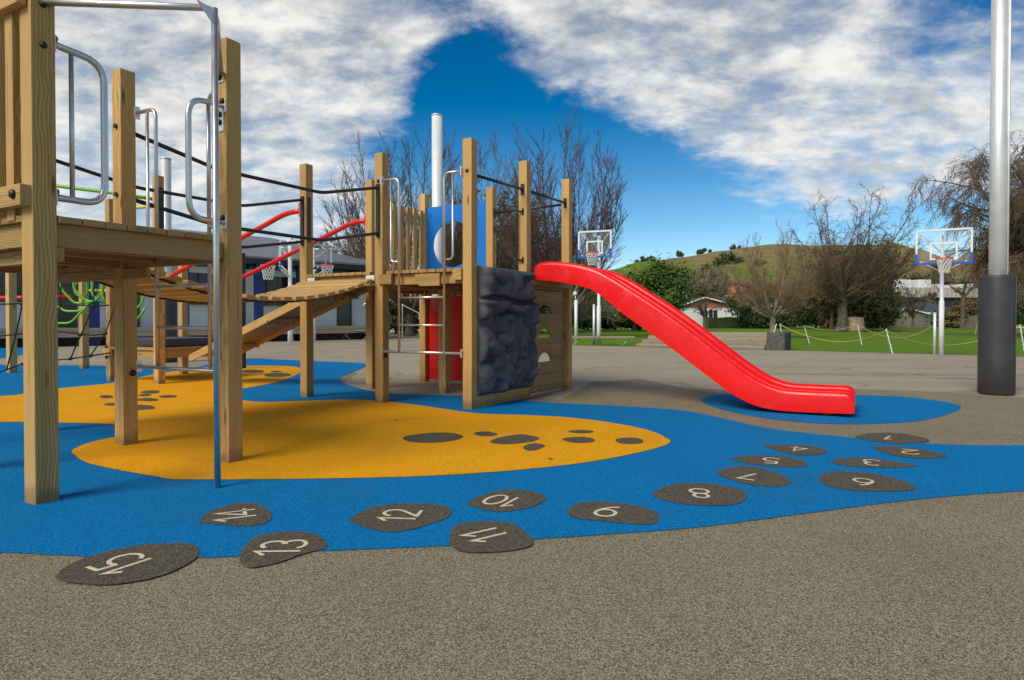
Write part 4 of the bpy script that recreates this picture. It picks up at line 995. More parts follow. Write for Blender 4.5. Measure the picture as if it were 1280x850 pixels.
# ---------------------------------------------------------------- basketball hoops
def hoop(base, ring_z, bw, bh, yaw, arm, ringoff, label, sc=1.0, lift=0.30, polew=.055, guard=True, grp='basketball hoops around the court'):
    """base: ground point; yaw: direction the board faces (from +X, radians)"""
    t = thing('basketball_hoop', V3(base, 0), label, 'basketball hoop', grp)
    f = Vector((math.cos(yaw), math.sin(yaw))); s = Vector((-f.y, f.x)); f3, s3 = V3(f, 0), V3(s, 0)
    bc = base + f * arm; zb = ring_z - 0.12 * sc; zt = zb + bh
    MB().tube([V3(base, 0), V3(base, 1.7), V3(base, 1.72), V3(base, zt - bh * .1)], [polew * 1.35, polew * 1.35, polew, polew], 14).build('pole', WHITE, t)
    if guard:
        MB().cyl(V3(base - s * .18 * sc, 0), V3(base - s * .18 * sc, ring_z * .45), polew * .8, n=10).build('side_post', STEEL, t)
    for zz in (zb + .12 * sc, zt - .15 * sc):
        MB().tube([V3(base, zz - .25 * sc if zz < zt - .3 * sc else zz), V3(bc - f * .03, zz)], .028 * sc, 8).build('support_arm', WHITE if zz < zt - .3 else STEEL, t)
    for sg in (-1, 1):
        MB().tube([V3(base, zb - .25 * sc), V3(bc - f * .04 + s * sg * bw * .42, zb + .06 * sc)], .018 * sc, 8).build('brace', WHITE, t)
        MB().tube([V3(base, zb + .35 * sc), V3(bc - f * .04 + s * sg * bw * .42, zt - .08 * sc)], .016 * sc, 8).build('brace', STEEL, t)
    e = .035 * sc
    def bar(u0, z0, u1, z1, w, m, n='frame'):
        a_ = V3(bc + s * u0, z0); b_ = V3(bc + s * u1, z1)
        return MB().beam(a_, b_, w, .03 * sc, s3 if abs(u0 - u1) < 1e-6 else (0, 0, 1)).build(n, m, t, .003)
    zc_ = zb + bh * .30
    bar(-bw / 2, zt, bw / 2, zt, e * 1.6, WHITE)
    for sg in (-1, 1):
        bar(sg * bw / 2, zc_, sg * bw / 2, zt + e * .8, e * 1.6, WHITE)
        bar(sg * bw / 2, zb - e, sg * bw / 2, zc_, e * 2.1, BLUEPAD, 'edge_pad')
    bar(-bw / 2, zb, bw / 2, zb, e * 2.0, BLUEPAD, 'edge_pad')
    pn = MB().beam(V3(bc, zb), V3(bc, zt), bw - .02, .012, s3).build('backboard', ACRYL, t)
    q = bw * .235; za, zb2 = zb + bh * .13, zb + bh * .60
    sq = MB()
    for (u0, z0, u1, z1) in ((-q, zb2, q, zb2), (-q, za, q, za)): sq.beam(V3(bc + s * u0 + f * .02, z0), V3(bc + s * u1 + f * .02, z1), e * 1.5, .006, (0, 0, 1), e * .75, e * .75)
    for sg in (-1, 1): sq.beam(V3(bc + s * sg * q + f * .02, za + e * .8), V3(bc + s * sg * q + f * .02, zb2 - e * .8), e * 1.5, .006, s3)
    sq.build('target_square', WHITE, t)
    rr = .225 * sc; rc = bc + f * (rr + .12 * sc)
    pts = [V3(rc + f * rr * math.cos(2 * math.pi * i / 24) + s * rr * math.sin(2 * math.pi * i / 24), ring_z) for i in range(24)]
    rg = MB().tube(pts, .016 * sc, 6, closed=True).build('rim', HOOP, t)
    MB().beam(V3(bc + f * .01, ring_z - .04 * sc), V3(rc - f * rr, ring_z - .01), .13 * sc, .02, s3).build('rim_mount', HOOP, rg)
    nb = MB(); nn = 12; lv = 5
    def npnt(k, j):
        fr = j / lv; r_ = rr * (1 - .42 * fr ** .7); a_ = 2 * math.pi * (k + .5 * (j % 2)) / nn
        return V3(rc + f * r_ * math.cos(a_) + s * r_ * math.sin(a_), ring_z - .45 * sc * fr)
    for j in range(lv):
        for k in range(nn):
            o1_, o2_ = (k, k - 1) if j % 2 == 0 else (k, k + 1)
            nb.tube([npnt(k, j), npnt(k, j + 1)], .0085 * sc, 4, cap=False); nb.tube([npnt(k, j), npnt(o2_, j + 1)], .0085 * sc, 4, cap=False)
    nb.build('net', NET, rg)
    return t
hb1 = GR(1176.5, 443.3).to_2d(); hoop(hb1, 2.98, 1.42, 1.03, R(-120), 0.55, .35, 'basketball hoop on white pole at the lawn edge, beside the padded pole at right', 1.0)
hb2 = GR(748.5, 430.8).to_2d(); hoop(hb2, 4.0, 1.42, 1.10, R(-112), 0.75, .35, 'basketball hoop seen above the red slide top, behind a bench', 1.25, polew=.07)
hb3 = GR(363, 429.0).to_2d(); hoop(hb3, 3.66, 1.6, 1.25, R(-158), 0.45, .35, 'basketball hoop facing left in front of the school building', 1.5, polew=.09, guard=False)
hb4 = GR(392, 427.5).to_2d(); hoop(hb4, 3.80, 1.6, 1.2, R(-28), 0.45, .35, 'basketball hoop facing right, half hidden behind the wooden post', 1.4, polew=.08, guard=False)
MB_ = 0

# bench, terraces, small things on the lawn edge
bn = thing('bench', V3(GR(750, 431.5), 0), 'pale flat bench with V legs under the hoop behind the slide', 'bench')
b0, b1 = AT(699, 421.5, 28.2), AT(793, 421.5, 28.2); MB().beam(b0, b1, .38, .09, (0, 1, 0)).build('seat', W_GREY, bn, .01)
for px in (715, 777):
    l = bpy.data.objects.new('leg', None); bpy.data.objects.remove(l)
    c = AT(px, 422, 28.2); leg = MB()
    for sg in (-1, 1): leg.tube([V3(c, .0) + Vector((sg * .05, 0, 0)), V3(c, c.z - .03) + Vector((sg * .38, 0, 0))], .022, 6)
    leg.build('leg', STEEL, bn)
wp = thing('marker_post', V3(GR(720, 431), 0), 'slim white upright post with ball top behind the arch-hole wall', 'post')
g = GR(720, 426).to_2d(); MB().cyl(V3(g, 0), V3(g, AT(720, 375, g.y).z), .09, n=10).build('pole', WHITE, wp)
q_ = AT(719, 367, g.y); MB().tube([q_ + Vector((0, 0, -.12)), q_ + Vector((0, 0, -.08)), q_, q_ + Vector((0, 0, .08)), q_ + Vector((0, 0, .12))], [.02, .09, .12, .09, .02], 10).build('ball', WHITE, wp)
MB().cyl(V3(g, AT(720, 375, g.y).z - .01), q_ - Vector((0, 0, .1)), .025, n=8).build('spigot', STEEL, wp)

tr = thing('timber_terrace', V3(GR(878, 436), 0), 'stepped timber seating terrace at the lawn edge behind the slide', 'terrace')
f0, f1 = GR(796, 434).to_2d(), GR(956, 437.6).to_2d(); dd = (f1 - f0).normalized(); nn_ = Vector((-dd.y, dd.x))
for i in range(4):
    a = f0 + nn_ * (.42 * i) + dd * (.10 * i); b = f1 + nn_ * (.42 * i)
    MB().beam(V3(a, .078 + .155 * i), V3(b, .078 + .155 * i), .15, .12, (0, 0, 1)).build('riser', W_GREY, tr, .008)
    MB().beam(V3(a + nn_ * .25, .138 + .155 * i), V3(b + nn_ * .25, .138 + .155 * i), .03, .36, (0, 0, 1)).build('tread', W_GREY, tr, .004)
eb = MB().box(V3(f1 + dd * .38 + nn_ * .75, .32), .62, 1.7, .66, math.atan2(dd.y, dd.x)).build('stone_block', STONE, None, .03, V3(f1 + dd * .38 + nn_ * .75, 0))
tag(eb, 'dark stone end wall at the right of the timber terrace', 'stone block')
# rope fence on the lawn
stk = [((962, 437.6), (970.5, 405), 'leaning left-hand white stake beside the stone end wall'), ((980, 435), (975, 404.5), 'white stake just right of the stone end wall'),
       ((1012, 430), (1005, 407), 'white stake in front of the large bare tree, farther back'), ((1077.6, 431.7), (1072, 405), 'white stake beside the tree stump'),
       ((1116, 443), (1107.6, 411), 'nearest white twisted stake leaning left at the court edge'), ((1167, 435), (1169.7, 404.5), 'white stake just left of the right-hand hoop pole'),
       ((1219, 418.6), (1221, 406.4), 'farthest small white stake just left of the padded pole'), ((1281, 441), (1275, 406), 'white twisted stake at the right edge beyond the padded pole')]
tops = []
for bpx, tpx, lab in stk:
    g = GR(*bpx); tp = AT(tpx[0], tpx[1], g.y + .05); tops.append(tp); pts = []; rs = []
    for i in range(25):
        f = i / 24; pts.append(g.lerp(tp, f) + Vector((.012 * math.sin(f * 40), .012 * math.cos(f * 40), 0))); rs.append(.017 + .005 * math.sin(f * 55))
    o = MB().tube(pts, rs, 7).build('fence_stake', WHITE, None, 0, g); tag(o, lab, 'stake', 'white stakes of the rope fence')
def sagrope(a, mid, b, m, lab):
    pts = []
    for i in range(31):
        t = i / 30; pts.append(a * (1 - t) ** 2 + (mid * 2 - (a + b) / 2) * 2 * t * (1 - t) + b * t * t)
    o = MB().tube(pts, .013, 5).build('rope', m, None, 0, a); tag(o, lab, 'rope', 'ropes of the lawn fence')
sagrope(tops[1] - Vector((0, 0, .05)), AT(1044, 427, 23.5), tops[4] - Vector((0, 0, .03)), YROPE, 'yellow rope sagging between the nearest stake and the stone end wall')
sagrope(tops[4] - Vector((0, 0, .03)), AT(1186, 431.5, 21.5), tops[7], YROPE, 'yellow rope sagging from the nearest stake past the right-hand hoop')
sagrope(tops[1], AT(990, 410, 27), tops[2], BROPE, 'short faded rope left of the farther-back stake')
sagrope(tops[2], AT(1040, 412.6, 28), tops[3], BROPE, 'faded rope between the farther-back stake and the stump')
sagrope(tops[3], AT(1121, 422, 26), tops[5], BROPE, 'faded rope sagging from the stump stake to the hoop stake')
sagrope(tops[5], AT(1195, 411, 34), tops[6], BROPE, 'faded rope between the hoop stake and the farthest stake')
g = GR(1067, 413); g = AT(1067, 412.5, 62); g.z = 0
o = MB().tube([V3(g, 0), V3(g, .5), V3(g, 1.35), V3(g, 1.4)], [1.25, .95, .85, .3], 12).build('tree_stump', BARK_L, None, 0, V3(g, 0)); tag(o, 'short thick tree stump on the lawn behind the rope fence', 'stump')
# small soccer goal seen beyond the padded pole
sg_ = thing('small_goal', AT(1268, 418, 40) * Vector((1, 1, 0)), 'small white goal frame at the right edge beyond the padded pole', 'goal')
ga, gb2 = AT(1262, 420, 40), AT(1292, 420, 40); 
MB().tube([V3(ga, 0), V3(ga, .62), V3(gb2, .62), V3(gb2, 0)], .05, 8, .03).build('frame', WHITE, sg_)

# ---------------------------------------------------------------- school building
sb = thing('school_building', (-13, 36, 0), 'long white school building with navy columns and grey hip roof at left', 'building')
fa, fb = Vector((-13.8, 32.5)), Vector((-8.35, 37.7)); fd = (fb - fa).normalized(); fn = Vector((-fd.y, fd.x))   # fn points away from the court
if fn.y < 0: fn = -fn
FS = fa - fd * 15.5; FE = fb; LF = (FE - FS).length
def fw(u, o=0.0): return FS + fd * u + fn * o
def facade_box(u0, u1, z0, z1, o0, o1, name, m, parent=None, bev=0):
    a, b = fw(u0, (o0 + o1) / 2), fw(u1, (o0 + o1) / 2)
    return MB().beam(V3(a, (z0 + z1) / 2), V3(b, (z0 + z1) / 2), z1 - z0, abs(o1 - o0), (0, 0, 1)).build(name, m, parent or sb, bev)
def u_at(px):  # where the picture column meets the facade
    a = (px - 640) / FPX; return (a * FS.y - FS.x) / (fd.x - a * fd.y)
facade_box(0, LF, .75, 4.1, .25, 8.5, 'wall', WALLW)
facade_box(0, LF, 3.95, 4.28, -1.0, .24, 'eave_trim', DARKG)
facade_box(0, LF, 3.40, 3.70, .10, .24, 'beam', WHITE)
facade_box(0, LF, 3.72, 3.94, .12, .24, 'clerestory', WINDOW)
wins = [(-80, -20), (0, 60), (72, 100), (132, 146), (230, 268), (275, 300), (323, 346), (348, 390), (398, 420)]
for a_, b_ in wins:
    w_ = facade_box(u_at(a_), u_at(b_), 1.85, 3.38, .12, .24, 'window', WINDOW)
    n_ = 3
    for k in range(1, 2): 
        um = u_at(a_) + (u_at(b_) - u_at(a_)) * .5; facade_box(um - .03, um + .03, 1.85, 3.38, .08, .115, 'mullion', DARKG, w_)
facade_box(u_at(424), u_at(441), .78, 3.38, .12, .24, 'door', WINDOW)
facade_box(u_at(150), u_at(176), .78, 3.38, .12, .24, 'door', WINDOW)
facade_box(u_at(73), u_at(97), .78, 3.38, .06, .11, 'door', WINDOW)
for px in (-40, 113, 224, 316, 368, 454):
    u = u_at(px); MB().beam(V3(fw(u, -.75), 0), V3(fw(u, -.75), 4.0), .36, .36, V3(fd, 0)).build('column', NAVY, sb, .01)
facade_box(-.5, LF + .3, .60, .76, -1.3, .2, 'verandah', W_GREY, None, .01)
facade_box(-.5, LF + .3, .0, .60, -.5, .2, 'skirting', SKIRT)
facade_box(-.5, LF + .3, .38, .59, -1.29, -1.20, 'fascia_board', W_GREY)
# hip roof
e0, e1, e2, e3 = V3(fw(-1, -1.1), 4.28), V3(fw(LF + .5, -1.1), 4.28), V3(fw(LF + .5, 9.3), 4.28), V3(fw(-1, 9.3), 4.28)
r0, r1 = V3(fw(2, 4.1), 5.95), V3(fw(LF - 4.2, 4.1), 5.95)
rm = MB(); dn = Vector((0, 0, -.10))
for poly in ((e0, e1, r1, r0), (e1, e2, r1), (e2, e3, r0, r1), (e3, e0, r0)): rm.add(list(poly), [tuple(range(len(poly)))])
rm.add([e0 + dn, e1 + dn, e2 + dn, e3 + dn], [(3, 2, 1, 0)])
for a_, b_ in ((e0, e1), (e1, e2), (e2, e3), (e3, e0)): rm.add([a_, b_, b_ + dn, a_ + dn], [(0, 3, 2, 1)])
rf = rm.build('roof', ROOFG, sb)
# folding trestles in front of the verandah
for i, (px, lab) in enumerate(((397, 'folded steel trestle with crossed legs in front of the school verandah, nearer the bridge'), (446, 'folded steel trestle with crossed legs beside the navy column'))):
    t_ = thing('trestle', GR(px, 424.6), lab, 'trestle', 'trestles by the school verandah')
    g = GR(px, 424.6)
    MB().beam(g + Vector((-1.1, 0, .52)), g + Vector((1.1, 0, .52)), .05, .5, (0, 0, 1)).build('top', W_GREY, t_, .005)
    for k in (-.62, .62):
        for sg in (-1, 1): MB().cyl(g + Vector((k - .28 * sg, 0.02 * sg, 0)), g + Vector((k + .28 * sg, 0.02 * sg, .5)), .022, n=6).build('leg', STEEL, t_)
hr = thing('handrail', GR(462, 425), 'bent stainless handrail by the school verandah steps', 'handrail')
MB().tube([AT(462, 412, 35.5), AT(462, 380, 35.5), AT(455, 379, 35.5), AT(453, 386, 35.5)], .035, 8, .2).build('tube', CHROME, hr)
MB().tube([AT(462, 424.5, 35.5), AT(462, 412, 35.5)], .035, 8).build('foot', CHROME, hr)
hr2 = thing('handrail', GR(500, 426), 'bent stainless handrail seen through the far tower ladder', 'handrail')
MB().tube([AT(503, 426, 33), AT(503, 380, 33), AT(505, 382, 33), AT(525, 392, 33), AT(523, 399, 33)], .035, 8, .15).build('tube', CHROME, hr2)

# ---------------------------------------------------------------- houses
def gable_house(px0, px1, Yd, ztop, zap, depth, wallm, roofm, gablem, label, apx=None, wins=()):
    a, b = AT(px0, 400, Yd), AT(px1, 400, Yd); ap_ = AT(apx if apx else (px0 + px1) / 2, 400, Yd)
    t = thing('house', ((a.x + b.x) / 2, Yd, 0), label, 'house')
    W = b.x - a.x
    MB().beam(Vector(((a.x + b.x) / 2, Yd + depth / 2, 0)), Vector(((a.x + b.x) / 2, Yd + depth / 2, ztop)), W * .9, depth, (1, 0, 0)).build('wall', wallm, t)
    gm = MB().prism([Vector((a.x + W * .05, Yd - .01, ztop)), Vector((b.x - W * .05, Yd - .01, ztop)), Vector((ap_.x, Yd - .01, zap - .15))], (0, 1, 0), .2).build('gable', gablem, t)
    rf_ = MB()
    for s_, e_ in ((a.x, ap_.x), (ap_.x, b.x)):
        z0, z1 = (ztop - .05, zap) if s_ == a.x else (zap, ztop - .05)
        rf_.prism([Vector((s_, Yd - .6, z0)), Vector((e_, Yd - .6, z1)), Vector((e_, Yd - .6, z1 + .16)), Vector((s_, Yd - .6, z0 + .16))], (0, 1, 0), depth + 1.2)
    rf_.build('roof', roofm, t)
    fb_ = MB()
    for s_, e_ in ((a.x, ap_.x), (ap_.x, b.x)):
        z0, z1 = (ztop - .10, zap - .03) if s_ == a.x else (zap - .03, ztop - .10)
        fb_.prism([Vector((s_, Yd - .66, z0)), Vector((e_, Yd - .66, z1)), Vector((e_, Yd - .66, z1 + .20)), Vector((s_, Yd - .66, z0 + .20))], (0, 1, 0), .05)
    fb_.build('barge_board', WHITE, t)
    for (wa, wb, z0, z1, m) in wins:
        q0, q1 = AT(wa, 400, Yd), AT(wb, 400, Yd)
        o_ = MB().beam(Vector(((q0.x + q1.x) / 2, Yd - .06, z0)), Vector(((q0.x + q1.x) / 2, Yd - .06, z1)), q1.x - q0.x, .1, (1, 0, 0)).build('window', m, t)
        MB().beam(Vector(((q0.x + q1.x) / 2, Yd - .12, z0)), Vector(((q0.x + q1.x) / 2, Yd - .12, z1)), .08, .05, (1, 0, 0)).build('mullion', WHITE, o_)
    return t
gable_house(842, 929, 97, 2.95, 4.45, 14, WHITE, NAVYROOF, TERRA, 'white house with terracotta gable and white barge boards beyond the lawn', 880, ((874, 884, .9, 2.6, WINDOW), (886, 896, .9, 2.6, WINDOW), (921, 925.5, .9, 2.6, WINDOW)))
gable_house(1120, 1163, 100, 1.9, 3.0, 9, CREAM, NAVYROOF, CREAM, 'pale gabled wing of the house behind the timber fence', 1128)
def hip_house(px0, px1, Yd, ztop, zr, depth, wallm, roofm, label, wins=()):
    a, b = AT(px0, 400, Yd), AT(px1, 400, Yd); t = thing('house', ((a.x + b.x) / 2, Yd, 0), label, 'house'); W = b.x - a.x; cx = (a.x + b.x) / 2
    MB().beam(Vector((cx, Yd + depth / 2, 0)), Vector((cx, Yd + depth / 2, ztop)), W * .9, depth * .92, (1, 0, 0)).build('wall', wallm, t)
    e = [Vector((a.x, Yd - .4, ztop)), Vector((b.x, Yd - .4, ztop)), Vector((b.x, Yd + depth + .4, ztop)), Vector((a.x, Yd + depth + .4, ztop))]
    r_ = [Vector((a.x + min(depth / 2, W * .4), Yd + depth / 2, zr)), Vector((b.x - min(depth / 2, W * .4), Yd + depth / 2, zr))]
    m = MB(); m.add(e + r_, [(0, 1, 5, 4), (1, 2, 5), (2, 3, 4, 5), (3, 0, 4), (3, 2, 1, 0)]); m.build('roof', roofm, t)
    MB().beam(Vector((a.x, Yd - .46, ztop - .03)), Vector((b.x, Yd - .46, ztop - .03)), .2, .08, (0, 0, 1)).build('gutter', WHITE, t)
    for (wa, wb, z0, z1) in wins:
        q0, q1 = AT(wa, 400, Yd), AT(wb, 400, Yd)
        MB().beam(Vector(((q0.x + q1.x) / 2, Yd + depth * .04 - .06, z0)), Vector(((q0.x + q1.x) / 2, Yd + depth * .04 - .06, z1)), q1.x - q0.x, .1, (1, 0, 0)).build('window', WINDOW, t)
    return t
hip_house(1145, 1208, 102, 2.25, 4.1, 9, WHITE, NAVYROOF, 'house with dark slate hip roof behind the timber fence', ((1158, 1168, .9, 2.0),))
hip_house(470, 556, 58, 2.6, 4.9, 8, CREAM, TERRA, 'low house with terracotta tiled roof seen through the far tower ladder', ((490, 505, .9, 2.2), (512, 530, .9, 2.2)))
hip_house(728, 776, 120, 3.0, 4.9, 9, CREAM, ROOFG, 'house with grey roof seen under the slide top beyond the fence', ((738, 748, 1.2, 2.6), (755, 765, 1.2, 2.6)))
hip_house(935, 985, 150, 4.2, 6.5, 9, CREAM, ROOFG, 'pale house hidden among trees behind the pale bare tree')
hip_house(905, 950, 190, 8.2, 11.5, 10, CREAM, TERRA, 'house with reddish roof uphill right of the terracotta gable')
hip_house(845, 872, 210, 12.2, 14.5, 10, WHITE, ROOFG, 'small white house uphill behind the green tree')
wh = thing('warehouse', (0, 205, 0), 'long pale concrete warehouse with white roof boxes behind the houses at right', 'warehouse')
a, b = AT(1112, 400, 205), AT(1300, 400, 205); wh.location = ((a.x + b.x) / 2, 205, 0)
MB().beam(Vector((a.x, 212, 9.9)), Vector((b.x, 212, 9.9)), 3.2, 14, (0, 0, 1)).build('parapet', CONC, wh)
MB().beam(Vector((a.x, 213, 4.1)), Vector((b.x, 213, 4.1)), 8.3, 14, (0, 0, 1)).build('wall', DARKG, wh)
for i in range(34):
    x = a.x + (b.x - a.x) * (i + .5) / 34
    MB().beam(Vector((x, 204.9, 8.4)), Vector((x, 204.9, 11.6)), .35, .2, (1, 0, 0)).build('rib', CREAM, wh)
for px0, px1, zt_ in ((1124, 1140, 14.2), (1149, 1165, 14.2), (1169, 1176, 12.8), (1193, 1200, 12.6), (1212, 1220, 12.9)):
    q0, q1 = AT(px0, 400, 207), AT(px1, 400, 207); MB().beam(Vector(((q0.x + q1.x) / 2, 210, 11.5)), Vector(((q0.x + q1.x) / 2, 210, zt_)), q1.x - q0.x, 5, (1, 0, 0)).build('roof_box', WHITE, wh, .1)

# white notice box by the hedge
nb_ = thing('white_cabinet', AT(867, 411, 80) * Vector((1, 1, 0)), 'plain white boxy cabinet standing in front of the house with the terracotta gable', 'cabinet')
c = AT(867, 400, 80); MB().box(Vector((c.x, c.y, 1.15)), 2.1, 1.2, 2.3, 0).build('body', WHITE, nb_, .03)
MB().beam(Vector((c.x + 1.12, c.y - .1, 0)), Vector((c.x + 1.12, c.y - .1, 2.35)), .1, 1.3, (1, 0, 0)).build('side_frame', DARKG, nb_)

# fences
def paling_fence(px0, px1, Y0, Y1, h, label):
    a, b = AT(px0, 400, Y0), AT(px1, 400, Y1); a.z = b.z = 0; L = (b - a).length; d = (b - a).normalized(); nrm = Vector((-d.y, d.x, 0))
    t = thing('timber_fence', (a + b) / 2, label, 'fence')
    m = MB(); n = int(L / .19)
    for i in range(n):
        p = a + d * (i + .5) * L / n; m.beam(p, p + Vector((0, 0, h + random.uniform(-.04, .04))), .16, .02, d)
    m.build('palings', W_FENCE, t)
    for z in (.35, h - .3): MB().beam(a + nrm * .05 + Vector((0, 0, z)), b + nrm * .05 + Vector((0, 0, z)), .09, .045, (0, 0, 1)).build('rail', W_FENCE, t)
    for i in range(int(L / 2.7) + 1):
        p = a + d * min(L, i * 2.7) - nrm * .06; MB().beam(p, p + Vector((0, 0, h + .05)), .11, .09, d).build('post', W_FENCE, t)
paling_fence(1078, 1240, 87, 87, 1.72, 'weathered grey paling fence along the back of the lawn at right')
pf = thing('post_fence', AT(760, 400, 72) * Vector((1, 1, 0)), 'low timber post and rail fence beyond the lawn under the slide', 'fence')
a, b = AT(690, 400, 72), AT(830, 400, 72); a.z = b.z = 0
for z in (1.35, .75): MB().beam(a + Vector((0, 0, z)), b + Vector((0, 0, z)), .12, .05, (0, 0, 1)).build('rail', W_FENCE, pf)
for i in range(8): MB().beam(a.lerp(b, i / 7), a.lerp(b, i / 7) + Vector((0, 0, 1.5)), .14, .14, (1, 0, 0)).build('post', W_FENCE, pf)

# ---------------------------------------------------------------- hills
def hill_mesh(name, sky_pts, Y0, Yr, Yb, z0, seed, mat, nx=180, nv=36):
    vs, fs = [], []
    x0, x1 = sky_pts[0][0], sky_pts[-1][0]
    def crest(px):
        for (xa, ya), (xb, yb) in zip(sky_pts, sky_pts[1:]):
            if xa <= px <= xb:
                t = (px - xa) / (xb - xa); t = t * t * (3 - 2 * t) * .5 + t * .5; return ya + (yb - ya) * t
        return sky_pts[-1][1]
    for j in range(nv + 1):
        for i in range(nx + 1):
            px = x0 + (x1 - x0) * i / nx; y = crest(px); zr = AT(px, y, Yr).z
            f = j / nv
            if f <= .75:
                g = f / .75; Yd = Y0 + (Yr - Y0) * g; s = g * g * (3 - 2 * g) * .55 + g * .45; z = z0 + (zr - z0) * s
                z += (noise.noise(Vector((px * .012, Yd * .006, seed))) * .10 + noise.noise(Vector((px * .04, Yd * .02, seed + 4))) * .03) * zr * math.sin(math.pi * g) * 1.3
            else:
                g = (f - .75) / .25; Yd = Yr + (Yb - Yr) * g; z = zr * (1 - g * g)
            vs.append(Vector(((px - 640) / FPX * Yd, Yd, z)))
    for j in range(nv):
        for i in range(nx):
            p = j * (nx + 1) + i; fs.append((p, p + 1, p + nx + 2, p + nx + 1))
    o = MB().add(vs, fs, None, True).build(name, mat); o['kind'] = 'structure'; return o
hill_mesh('hill', [(560, 392), (640, 372), (700, 352), (770, 338), (800, 330.5), (850, 322), (900, 314.5), (940, 310.5), (990, 308), (1050, 306), (1110, 309), (1150, 315), (1200, 327), (1240, 345), (1300, 380), (1360, 398)], 140, 560, 900, -1, 3.0, HILL)
hill_mesh('hill', [(1080, 397), (1150, 350), (1190, 328), (1206, 316), (1218, 311), (1232, 312), (1250, 320), (1275, 318), (1320, 310), (1420, 305), (1600, 330), (1800, 390)], 600, 1000, 1300, -2, 9.0, HILL)

# ---------------------------------------------------------------- vegetation
def tube_fast(vs, fs, p0, p1, r0, r1, n=4):
    d = (p1 - p0)
    if d.length < 1e-6: return
    d.normalize(); ref = Vector((0, 0, 1)) if abs(d.z) < .9 else Vector((1, 0, 0))
    u = d.cross(ref).normalized(); w = d.cross(u); b = len(vs)
    for p, r in ((p0, r0), (p1, r1)):
        for k in range(n):
            a = 2 * math.pi * k / n; vs.append(p + (u * math.cos(a) + w * math.sin(a)) * r)
    for k in range(n):
        l = (k + 1) % n; fs.append((b + k, b + l, b + n + l, b + n + k))
def build_raw(name, vs, fs, mat, parent, smooth_=True):
    me = bpy.data.meshes.new(name); o_ = parent_world(parent)
    me.from_pydata([tuple(v - o_) for v in vs], [], fs); me.materials.append(mat)
    if smooth_: me.polygons.foreach_set('use_smooth', [True] * len(fs))
    o = bpy.data.objects.new(name, me); C.objects.link(o); o.parent = parent; return o
def rand_perp(d, rnd):
    v = Vector((rnd.uniform(-1, 1), rnd.uniform(-1, 1), rnd.uniform(-1, 1))); v = v - d * v.dot(d)
    return v.normalized() if v.length > 1e-4 else Vector((1, 0, 0))
def bare_tree(base, H, trunk_h, tr_, n_main, spread, label, mat, seed, up=.25, levels=4, twig=1.0, side=(.42, .62), ang=(22, 38), wind=Vector((0, 0, 0)), droop=0, dens=1.0, minr=.012, crown_mat=None, name='bare_tree', wobble=.12, lift=.0, grp=None, lens=(.75, 1.05), leader=True):
    rnd = random.Random(seed); base = V3(base, 0)
    t = thing(name, base, label, 'tree', grp)
    tv, tf, cv, cf = [], [], [], []
    # trunk
    p = base.copy(); d = (Vector((0, 0, 1)) + wind * .15).normalized(); segs = 5
    for i in range(segs):
        q = p + d * trunk_h / segs; f0, f1 = i / segs, (i + 1) / segs
        tube_fast(tv, tf, p, q, tr_ * (1.35 if i == 0 else 1.0 - .15 * f0), tr_ * (1 - .15 * f1), 10)
        p = q; d = (d + rand_perp(d, rnd) * .03).normalized()
    top = p
    cnt = [0]
    def branch(p, d, L, r, lv):
        if cnt[0] > 90000: return
        n = max(2, min(7, int(L / (.45 if lv < 2 else .3)) + 1)); step = L / n
        tgt = (tv, tf) if lv == 0 else (cv, cf)
        for i in range(n):
            f = i / n
            d = (d + rand_perp(d, rnd) * wobble + Vector((0, 0, up * (.6 if lv == 0 else 1) - droop * (lv >= 2))) * .35 + wind * .10).normalized()
            q = p + d * step; r1 = r * (1 - .72 * (i + 1) / n) if lv < 3 else r * (1 - .5 * (i + 1) / n)
            r0 = r * (1 - .72 * i / n) if lv < 3 else r * (1 - .5 * i / n)
            tube_fast(*tgt, p, q, max(r0, minr * .8), max(r1, minr * .6), 6 if lv == 0 else (4 if lv < 2 else 3)); cnt[0] += 1
            if lv < levels:
                k = dens * (1.7 if lv == 0 else 1.5)
                m = int(k) + (rnd.random() < k - int(k))
                if i == 0 and lv == 0: m = max(0, m - 1)
                for _ in range(m):
                    a = R(rnd.uniform(*ang)); dd_ = (d * math.cos(a) + rand_perp(d, rnd) * math.sin(a)).normalized()
                    LL = L * rnd.uniform(*side) * (1 - .35 * f)
                    if LL > .25 * twig: branch(p.lerp(q, rnd.random()), dd_, LL, max(r1 * .7, minr), lv + 1)
            p = q
    for i in range(n_main):
        az_ = 2 * math.pi * (i + rnd.uniform(-.3, .3)) / n_main; tl = R(rnd.uniform(spread * .25, spread)) if (i or not leader) else R(5)
        d = Vector((math.cos(az_) * math.sin(tl), math.sin(az_) * math.sin(tl), math.cos(tl) + lift))
        d.normalize(); st_ = base + (top - base) * rnd.uniform(.78, 1.0)
        branch(st_, d, (H - trunk_h) * rnd.uniform(*lens) * ((1 - .2 * tl) if leader else (.80 + .10 * tl)), tr_ * rnd.uniform(.42, .6), 0)
    build_raw('trunk', tv, tf, mat, t); build_raw('crown', cv, cf, crown_mat or mat, t)
    return t
